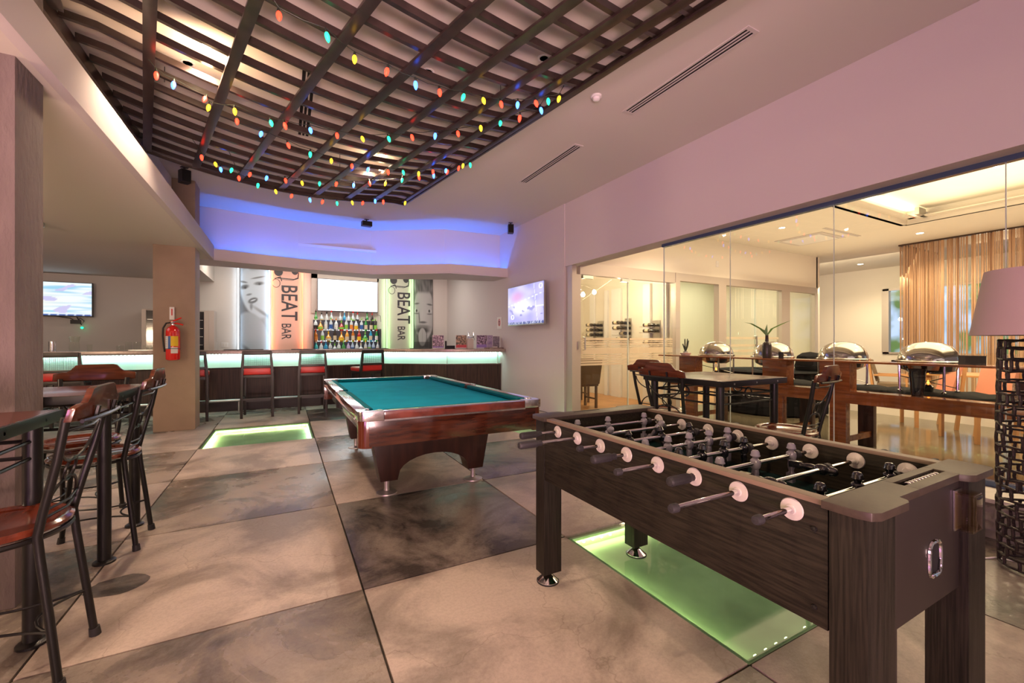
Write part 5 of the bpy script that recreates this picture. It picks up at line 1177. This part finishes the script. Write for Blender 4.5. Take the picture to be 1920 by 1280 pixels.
# ================================================================== FLOOR LAMP
lx, ly = 3.72, .70
t = thing('floor_lamp', 'tall floor lamp with pink-white shade and woven dark iron column', 'floor lamp', (lx, ly, 0))
r0 = .165; n = 24
cm = MB(); zs = [0.015]; random.seed(3)
while zs[-1] < 1.27: zs.append(zs[-1]+random.uniform(.042, .075))
zs = [z*1.285/zs[-1] for z in zs]
def rr(z): return r0*(1+.05*math.sin(z*2.4))
for z in zs:
    P = [(rr(z)*math.cos(2*math.pi*i/20), rr(z)*math.sin(2*math.pi*i/20), z+random.uniform(-.006, .006)) for i in range(20)]
    cm.tube(P, .0075, 6, closed=True)
part('woven_ring', cm, M['iron'], t)
vm = MB()
for a, b in zip(zs[:-1], zs[1:]):
    off = random.random()
    for k in range(13):
        an = 2*math.pi*(k+off+random.uniform(-.22, .22))/13
        vm.tube([(rr(a)*math.cos(an), rr(a)*math.sin(an), a), (rr((a+b)/2)*1.01*math.cos(an+.02), rr((a+b)/2)*1.01*math.sin(an+.02), (a+b)/2), (rr(b)*math.cos(an), rr(b)*math.sin(an), b)], .0078, 6)
part('woven_link', vm, M['iron'], t)
part('shade', MB().lathe([(.285, 1.315), (.255, 1.50), (.225, 1.685), (.221, 1.685), (.251, 1.50), (.281, 1.315)], n=40), M['shade'], t)
part('stem', MB().tube([(0, 0, .02), (0, 0, 1.45)], .01, 8), M['iron'], t); part('shade_spider', MB().tube([(-.24, 0, 1.50), (.24, 0, 1.50)], .004, 6).tube([(0, -.24, 1.50), (0, .24, 1.50)], .004, 6), M['steel'], t)
cb = solo('power_cable', tube([(4.05, 1.25, .006), (3.86, 1.10, .006), (3.74, 1.08, .006), (3.62, 1.02, .006), (3.60, .92, .006), (3.70, .88, .006), (3.75, .80, .006)], .004, 6), M['white'], 'thin white cable on the floor beside the floor lamp', 'cable', (3.7, 1.0, 0))

# ================================================================== RESTAURANT: COUNTER, CHAFING DISHES
ct = thing('buffet_counter', 'orange-brown wooden buffet counter with raised shelf behind the glass', 'buffet counter', (5.95, 2.2, 0))
def cpart(n, mb, m, bev=0): return part(n, mb, M[m], ct, bev, world=True)
cpart('counter_top', box(5.45, 6.42, -1.5, 4.95, .70, .735), 'rwood', .004); cpart('front_apron', box(5.46, 5.50, -1.45, 4.9, .60, .70), 'rwood', .003); cpart('rear_apron', box(6.36, 6.40, -1.45, 4.9, .60, .70), 'rwood')
cpart('upper_shelf', box(5.42, 5.70, -1.5, 5.05, 1.045, 1.065), 'rwood', .003)
for y in (4.55, 2.95+.27, 2.55, .55):
    p_ = cpart('shelf_panel', box(5.50, 5.53, y-.15, y+.15, .735, 1.045), 'rwood', .002); cpart('shelf_panel', box(5.53, 5.66, y-.15, y-.12, .735, 1.045), 'rwood')
for y in (4.5, 3.2, 2.52, .6, -1.2):
    cpart('front_leg', box(5.47, 5.56, y-.10, y+.06, 0, .60), 'rwood', .003); cpart('rear_leg', box(6.30, 6.38, y-.02, y+.14, 0, .60), 'rwoodd', .003); cpart('cross_rail', box(5.56, 6.30, y+.0, y+.04, .12, .19), 'rwood')
for k in range(8): pass
rn = MB(); random.seed(5); n = 60
vs = []; 
for i in range(n+1):
    y = -1.45+6.2*i/n
    for j, x in enumerate((5.66, 5.68, 5.85, 6.1, 6.34, 6.36)):
        vs.append((x+.01*math.sin(i*1.7+j), y, .7375+(.012+.010*math.sin(i*2.3+j*1.9) if 0 < j < 5 else 0)))
fs = [(i*6+j, i*6+j+1, i*6+j+7, i*6+j+6) for i in range(n) for j in range(5)]
solo('table_runner', MB().add(vs, fs), M['cloth'], 'black crinkled cloth runner along the buffet counter', 'table runner', (6.0, 2.2, .7375))
def chafing(label, x, y, rz=R(-90)):
    """front is +y locally; dome r .24"""
    t = thing('chafing_dish', label, 'chafing dish', (x, y, .755), rz, 'chafing dishes on the buffet counter')
    part('dome_lid', lathe([(.245, .325), (.243, .36), (.222, .42), (.18, .47), (.12, .505), (.06, .52), (0, .525)], n=36), M['dish'], t)
    part('rim', lathe([(.235, .30), (.262, .305), (.265, .318), (.255, .328), (.24, .325)], n=36), M['dish'], t)
    part('food_pan', lathe([(0, .185), (.15, .19), (.215, .23), (.235, .30)], n=32), M['dish'], t)
    for a in (45, 135, 225, 315):
        c, s = math.cos(R(a)), math.sin(R(a)); part('leg', MB().tube([(.25*c, .25*s, .30), (.245*c, .245*s, .02)], .012, 8).lathe([(.022, 0), (.022, .012), (.012, .02)], (.245*c, .245*s, 0), 10), M['dish'], t)
    for s in (-1, 1): part('cross_brace', tube([(s*.17, -.17, .16), (s*-.17, .17, .04)], .005, 6), M['dish'], t)
    part('front_handle', MB().tube([(-.07, .25, .33), (-.07, .29, .345), (.07, .29, .345), (.07, .25, .33)], .008, 8), M['dish'], t)
    part('burner', lathe([(.04, 0), (.045, .05), (.03, .07), (.015, .075)], n=16), M['dish'], t); part('burner_flame', lathe([(0, .078), (.012, .09), (.006, .11), (0, .12)], n=8), led('burner_flame', (1, .25, .03), 10) if 'fl' not in M else M['fl'], t)
    part('side_grip', box(-.30, -.255, -.03, .03, .285, .32), M['rwoodd'], t, bevel=.006)
M['fl'] = led('burner_flame_glow', (1, .22, .02), 10)
chafing('chrome chafing dish nearest the etched doors', 5.98, 4.40); chafing('chrome chafing dish directly behind the bottle vase', 5.98, 3.52)
chafing('chrome chafing dish crossed by the second glass joint', 5.98, 2.68); chafing('largest chrome chafing dish, left of the lamp shade', 5.98, 1.90)
t = thing('menu_tent', 'small black card standing on the shelf before the largest chafing dish', 'card', (5.58, 1.47, 1.065)); part('card', box(-.004, .004, -.09, .09, 0, .085), M['blk'], t)
for x, y, lab in ((5.7, 3.18, 'black card on the shelf right of the bottle vase'),): 
    t = thing('menu_tent', lab, 'card', (x-.12, y, 1.065)); part('card', box(-.004, .004, -.03, .03, 0, .08), M['blk'], t)
t = thing('utensil_holder', 'dark tapered utensil holder standing before the largest chafing dish', 'holder', (5.60, 1.86, .735)); part('cup', lathe([(0, 0), (.045, 0), (.05, .02), (.065, .24), (.075, .27), (.07, .27), (.06, .24), (.045, .03)], n=20), M['blkg'], t)
t = thing('bottle_vase', 'dark bottle vase with green leaves on the shelf', 'vase', (5.53, 3.33, 1.065))
part('bottle', lathe([(0, 0), (.052, 0), (.055, .01), (.055, .165), (.046, .195), (.021, .215), (.018, .29), (.021, .295), (.015, .30)], n=24), M['vase'], t)
def leafm(P, w):
    vs = []; fs = []; n = len(P)
    for i, p in enumerate(P):
        u = i/(n-1); ww = w*math.sin(math.pi*min(1, u*.85+.12))**.7*(1 if i < n-1 else .05)
        p = Vector(p); a = Vector((.5, -.8, 0))*ww; vs += [p-a, p+Vector((0, 0, -.3*ww)), p+a]
    for i in range(n-1):
        for k in range(2): fs.append((i*3+k, i*3+k+1, i*3+k+4, i*3+k+3))
    m = MB().add(vs, fs); return m
part('leaf', leafm([(0, 0, .29), (-.05, .05, .38), (-.13, .13, .45), (-.20, .19, .47)], .018), M['leaf'], t); part('leaf', leafm([(0, 0, .29), (.04, -.04, .38), (.12, -.12, .44), (.20, -.20, .49)], .016), M['leaf'], t)
part('leaf', leafm([(0, 0, .29), (.0, .01, .36), (.005, .0, .44)], .018), M['leaf'], t); part('leaf', leafm([(0, 0, .30), (-.02, .03, .36), (-.06, .07, .40)], .016), M['leaf'], t)
t = thing('small_cactus_pot', 'little dark plant in a white saucer on the shelf end', 'plant', (5.55, 4.62, 1.065))
part('saucer', lathe([(0, 0), (.06, 0), (.085, .035), (.09, .04), (.08, .038), (.055, .01)], n=20), M['white'], t); part('soil_jar', lathe([(0, .01), (.035, .01), (.038, .06), (.02, .07)], n=14), M['steel'], t)
q = MB(); random.seed(2)
for k in range(7): a = k*.9; q.tube([(0, 0, .06), (.03*math.cos(a), .03*math.sin(a), .14), (.045*math.cos(a), .045*math.sin(a), .17+.09*random.random())], .012, 6, r2=.008)
part('stems', q, mat('dark_green_stem', (.05, .07, .045), .5), t)
def plates(label, x, y, n, r=.13, z0=.75):
    for k in range(n):
        o = bpy.data.objects.new('plate', PM); COL.objects.link(o); o.location = (x+random.uniform(-.002, .002), y+random.uniform(-.002, .002), z0+k*.0105)
        o['label'] = 'brown plate lying '+(ORD+['sixteenth'])[k]+' from the bottom of the stack beside the lamp'; o['category'] = 'plate'; o['group'] = 'stacked plates on the buffet counter'
PM = mesh_of('plate', lathe([(0, 0), (.075, 0), (.085, .006), (.125, .014), (.130, .018), (.123, .018), (.080, .009), (0, .005)], n=28), M['plate'])
plates('brown plate in the stack on the buffet counter beside the lamp column', 5.74, 1.13, 16)
# round skirted table behind
t = thing('skirted_table', 'round table with black pleated skirt behind the buffet counter', 'table', (8.0, 4.75, 0))
sk = MB(); P = []
for i in range(120):
    a = 2*math.pi*i/120; rr_ = .86+.015*math.cos(a*30); P.append((rr_*math.cos(a), rr_*math.sin(a)))
part('skirt', MB().prism(P, .03, .73), M['cloth'], t); part('tabletop', lathe([(0, .73), (.88, .73), (.89, .745), (.87, .755), (0, .755)], n=48), M['cloth'], t)
solo('cloth_bundle', lathe([(0, 0), (.22, 0), (.24, .08), (.20, .26), (.12, .32), (0, .34)], (8.35, 4.25, .755), 20), M['cloth'], 'black rounded cover standing on the skirted table', 'cover', (8.35, 4.25, .755))
# dining chairs
def dchair(label, loc, rz, wm, cmn, arms=True, rake=.12):
    t = thing('dining_chair', label, 'chair', loc, rz)
    for s in (-1, 1):
        part('leg', box(s*.23-.02, s*.23+.02, .19, .23, 0, .43), M[wm], t, bevel=.003); part('leg', MB().add([(s*.23-.02, -.26, 0), (s*.23+.02, -.26, 0), (s*.23+.02, -.22, 0), (s*.23-.02, -.22, 0), (s*.22-.018, -.24-rake, .95), (s*.22+.018, -.24-rake, .95), (s*.22+.018, -.21-rake, .95), (s*.22-.018, -.21-rake, .95)], [(3, 2, 1, 0), (4, 5, 6, 7), (0, 1, 5, 4), (1, 2, 6, 5), (2, 3, 7, 6), (3, 0, 4, 7)]), M[wm], t)
        if arms: part('arm_rest', MB().box(s*.25-.025, s*.25+.025, -.27, .22, .63, .66).box(s*.24-.015, s*.24+.015, .18, .21, .43, .63), M[wm], t, bevel=.003)
    part('seat_rail', box(-.23, .23, -.22, .22, .36, .42), M[wm], t); part('seat_cushion', box(-.24, .24, -.22, .24, .42, .50), M[cmn], t, bevel=.02)
    v = [(-.21, -.235, .52), (.21, -.235, .52), (.21, -.215-rake, .93), (-.21, -.215-rake, .93)]; part('back_cushion', MB().extr(v, (0, .05, 0)), M[cmn], t, bevel=.012)
dchair('light wood armchair with olive cushion seen between two chafing dishes', (10.2, 3.75, 0), R(200), 'lwood', 'cush')
dchair('salmon covered dining chair left of the plate stack', (7.9, 2.05, 0), R(60), 'lwood', 'pinkc', False)
dchair('salmon covered dining chair partly behind the largest chafing dish', (8.6, 2.75, 0), R(40), 'lwood', 'pinkc', False)
dchair('light wood dining chair behind the lamp column', (9.3, 1.7, 0), R(100), 'lwood', 'cush')
t = thing('dining_table', 'light brown dining table beyond the salmon chairs', 'table', (9.9, 2.3, 0)); part('tabletop', box(-.5, .5, -.8, .8, .72, .75), M['lwood'], t, bevel=.004)
for sx in (-1, 1):
    for sy in (-1, 1): part('leg', box(sx*.42-.03, sx*.42+.03, sy*.7-.03, sy*.7+.03, 0, .72), M['lwood'], t)
# glowing pendants behind the curtain
for i, (x, y, z, lab) in enumerate(((13.2, 3.1, 1.9, 'small warm pendant bulb behind the left part of the string curtain'), (13.0, 2.4, 2.05, 'small warm pendant bulb behind the middle of the string curtain'), (13.4, 2.7, 1.55, 'lowest warm pendant bulb behind the string curtain'), (13.9, 4.95, 1.85, 'warm pendant bulb beside the curtain edge by the window'), (14.0, 4.9, 1.35, 'lower warm pendant bulb beside the curtain edge'))):
    t = thing('pendant_bulb', lab, 'pendant lamp', (x, y, z)); part('bulb', lathe([(0, -.05), (.03, -.035), (.04, 0), (.02, .04), (.012, .05)], n=12), M['lamp'], t); part('cord', tube([(0, 0, .05), (0, 0, 3.4-z)], .004, 5), M['blk'], t)
t = thing('pendant_lamp', 'large round orange basket pendant behind the string curtain', 'pendant lamp', (12.9, 2.0, 2.0)); part('shade', lathe([(.10, -.42), (.40, -.30), (.52, 0), (.40, .25), (.10, .34)], n=28), mat('orange_basket', (.65, .28, .07), .6, emit=(1, .38, .08), es=.25), t); part('cord', tube([(0, 0, .34), (0, 0, 1.4)], .006, 6), M['blk'], t)

# ================================================================== WINE ROOM
def rack(label, y, nrow, ncol, z0, zr=.075, dx=.10):
    t = thing('wine_rack', label, 'wine rack', (6.84, y, z0))
    part('back_plate', box(-.012, 0, -.10, .10, -.06, nrow*zr*1.6+.02), M['steel'], t)
    for r_ in range(nrow):
        z = r_*zr*1.6
        part('peg', MB().tube([(-.01, -.09, z), (-.10-dx*ncol, -.09, z)], .004, 5).tube([(-.01, .09, z), (-.10-dx*ncol, .09, z)], .004, 5), M['steel'], t)
    return t
def wbottle_mesh():
    m = MB(); m.lathe([(0, 0), (.036, 0), (.038, .01), (.038, .18), (.028, .22), (.014, .25), (.013, .30), (0, .30)], n=10, axis='y', mi=0); m.lathe([(.0385, .05), (.0385, .14)], n=10, axis='y', mi=1); m.lathe([(.0145, .25), (.0145, .301), (0, .301)], n=8, axis='y', mi=2); return m
WB = mesh_of('wine_bottle', wbottle_mesh(), [GC['dark'], LC['cream'], LC['black']])
for (rl, y, z0, rows) in (('left wine rack', 8.20, 1.28, (3, 3, 3, 3)), ('middle wine rack', 7.25, 1.30, (2, 1, 3, 3)), ('right wine rack', 6.42, 1.22, (2, 0, 2, 2))):
    rack('steel peg '+rl+' on the wine room wall', y, 4, 3, z0)
    for r_, n_ in enumerate(rows):
        for k in range(n_):
            o = bpy.data.objects.new('wine_bottle', WB); COL.objects.link(o); o.location = (6.84-.09-k*.10, y+.17, z0+r_*.12+.043); o.rotation_euler = (0, 0, R(180))
            o['label'] = 'wine bottle in the '+rl+', '+['lowest', 'second', 'third', 'top'][r_]+' row, '+['nearest', 'second', 'third'][k]+' from wall'; o['category'] = 'bottle'; o['group'] = 'wine bottles on wall racks'
for (a, b) in ((6.12, 6.2), (6.55, 6.75), (7.45, 7.75), (7.9, 8.0), (8.4, 8.55)): struct('trim_wine_wall', box(6.78, 6.84, a, b, 0, 2.5), M['white'])
t = thing('spot_chandelier', 'ceiling fitting of many bright bulbs on bent arms in the wine room', 'chandelier', (5.35, 7.4, 2.42))
random.seed(11); part('ceiling_rod', tube([(0, 0, .1), (0, 0, .98)], .012, 8), M['chrome'], t); part('hub', lathe([(0, -.03), (.04, 0), (.04, .06), (0, .1)], n=12), M['chrome'], t)
for k in range(9):
    a = k*2*math.pi/9; rr_ = .22+.14*(k % 3); z = -.10-.07*(k % 2)
    ar = part('arm', tube([(0, 0, .02), (rr_*.6*math.cos(a), rr_*.6*math.sin(a), .04), (rr_*math.cos(a), rr_*math.sin(a), z+.04)], .006, 6), M['chrome'], t); part('bulb', lathe([(0, -.055), (.03, -.045), (.045, -.01), (.03, .03), (.015, .045)], (rr_*math.cos(a), rr_*math.sin(a), z), 12), M['lamp'], ar)
def tubchair(label, loc, rz):
    t = thing('tub_chair', label, 'chair', loc, rz)
    for sx in (-1, 1):
        for sy in (-1, 1): part('leg', box(sx*.20-.02, sx*.20+.02, sy*.19-.02, sy*.19+.02, 0, .42), M['wchair'], t)
        part('stretcher', box(sx*.20-.01, sx*.20+.01, -.19, .19, .16, .19), M['wchair'], t)
    part('seat', box(-.24, .24, -.22, .24, .42, .52), M['wchair'], t, bevel=.02)
    v = [(-.25, -.24, .46), (.25, -.24, .46), (.28, -.30, .93), (-.28, -.30, .93)]; part('backrest', MB().extr(v, (0, .07, 0)), M['wchair'], t, bevel=.02)
tubchair('brown leather tub chair behind the etched door', (5.12, 6.70, 0), R(-5)); tubchair('brown leather tub chair behind the first one in the wine room', (5.50, 7.40, 0), R(-15))
# render cost
cy_ = SC.cycles
cy_.max_bounces = 6; cy_.diffuse_bounces = 3; cy_.glossy_bounces = 3; cy_.transmission_bounces = 3; cy_.transparent_max_bounces = 16
cy_.caustics_reflective = False; cy_.caustics_refractive = False; cy_.sample_clamp_indirect = 3.0
cy_.use_adaptive_sampling = True; cy_.adaptive_threshold = .03
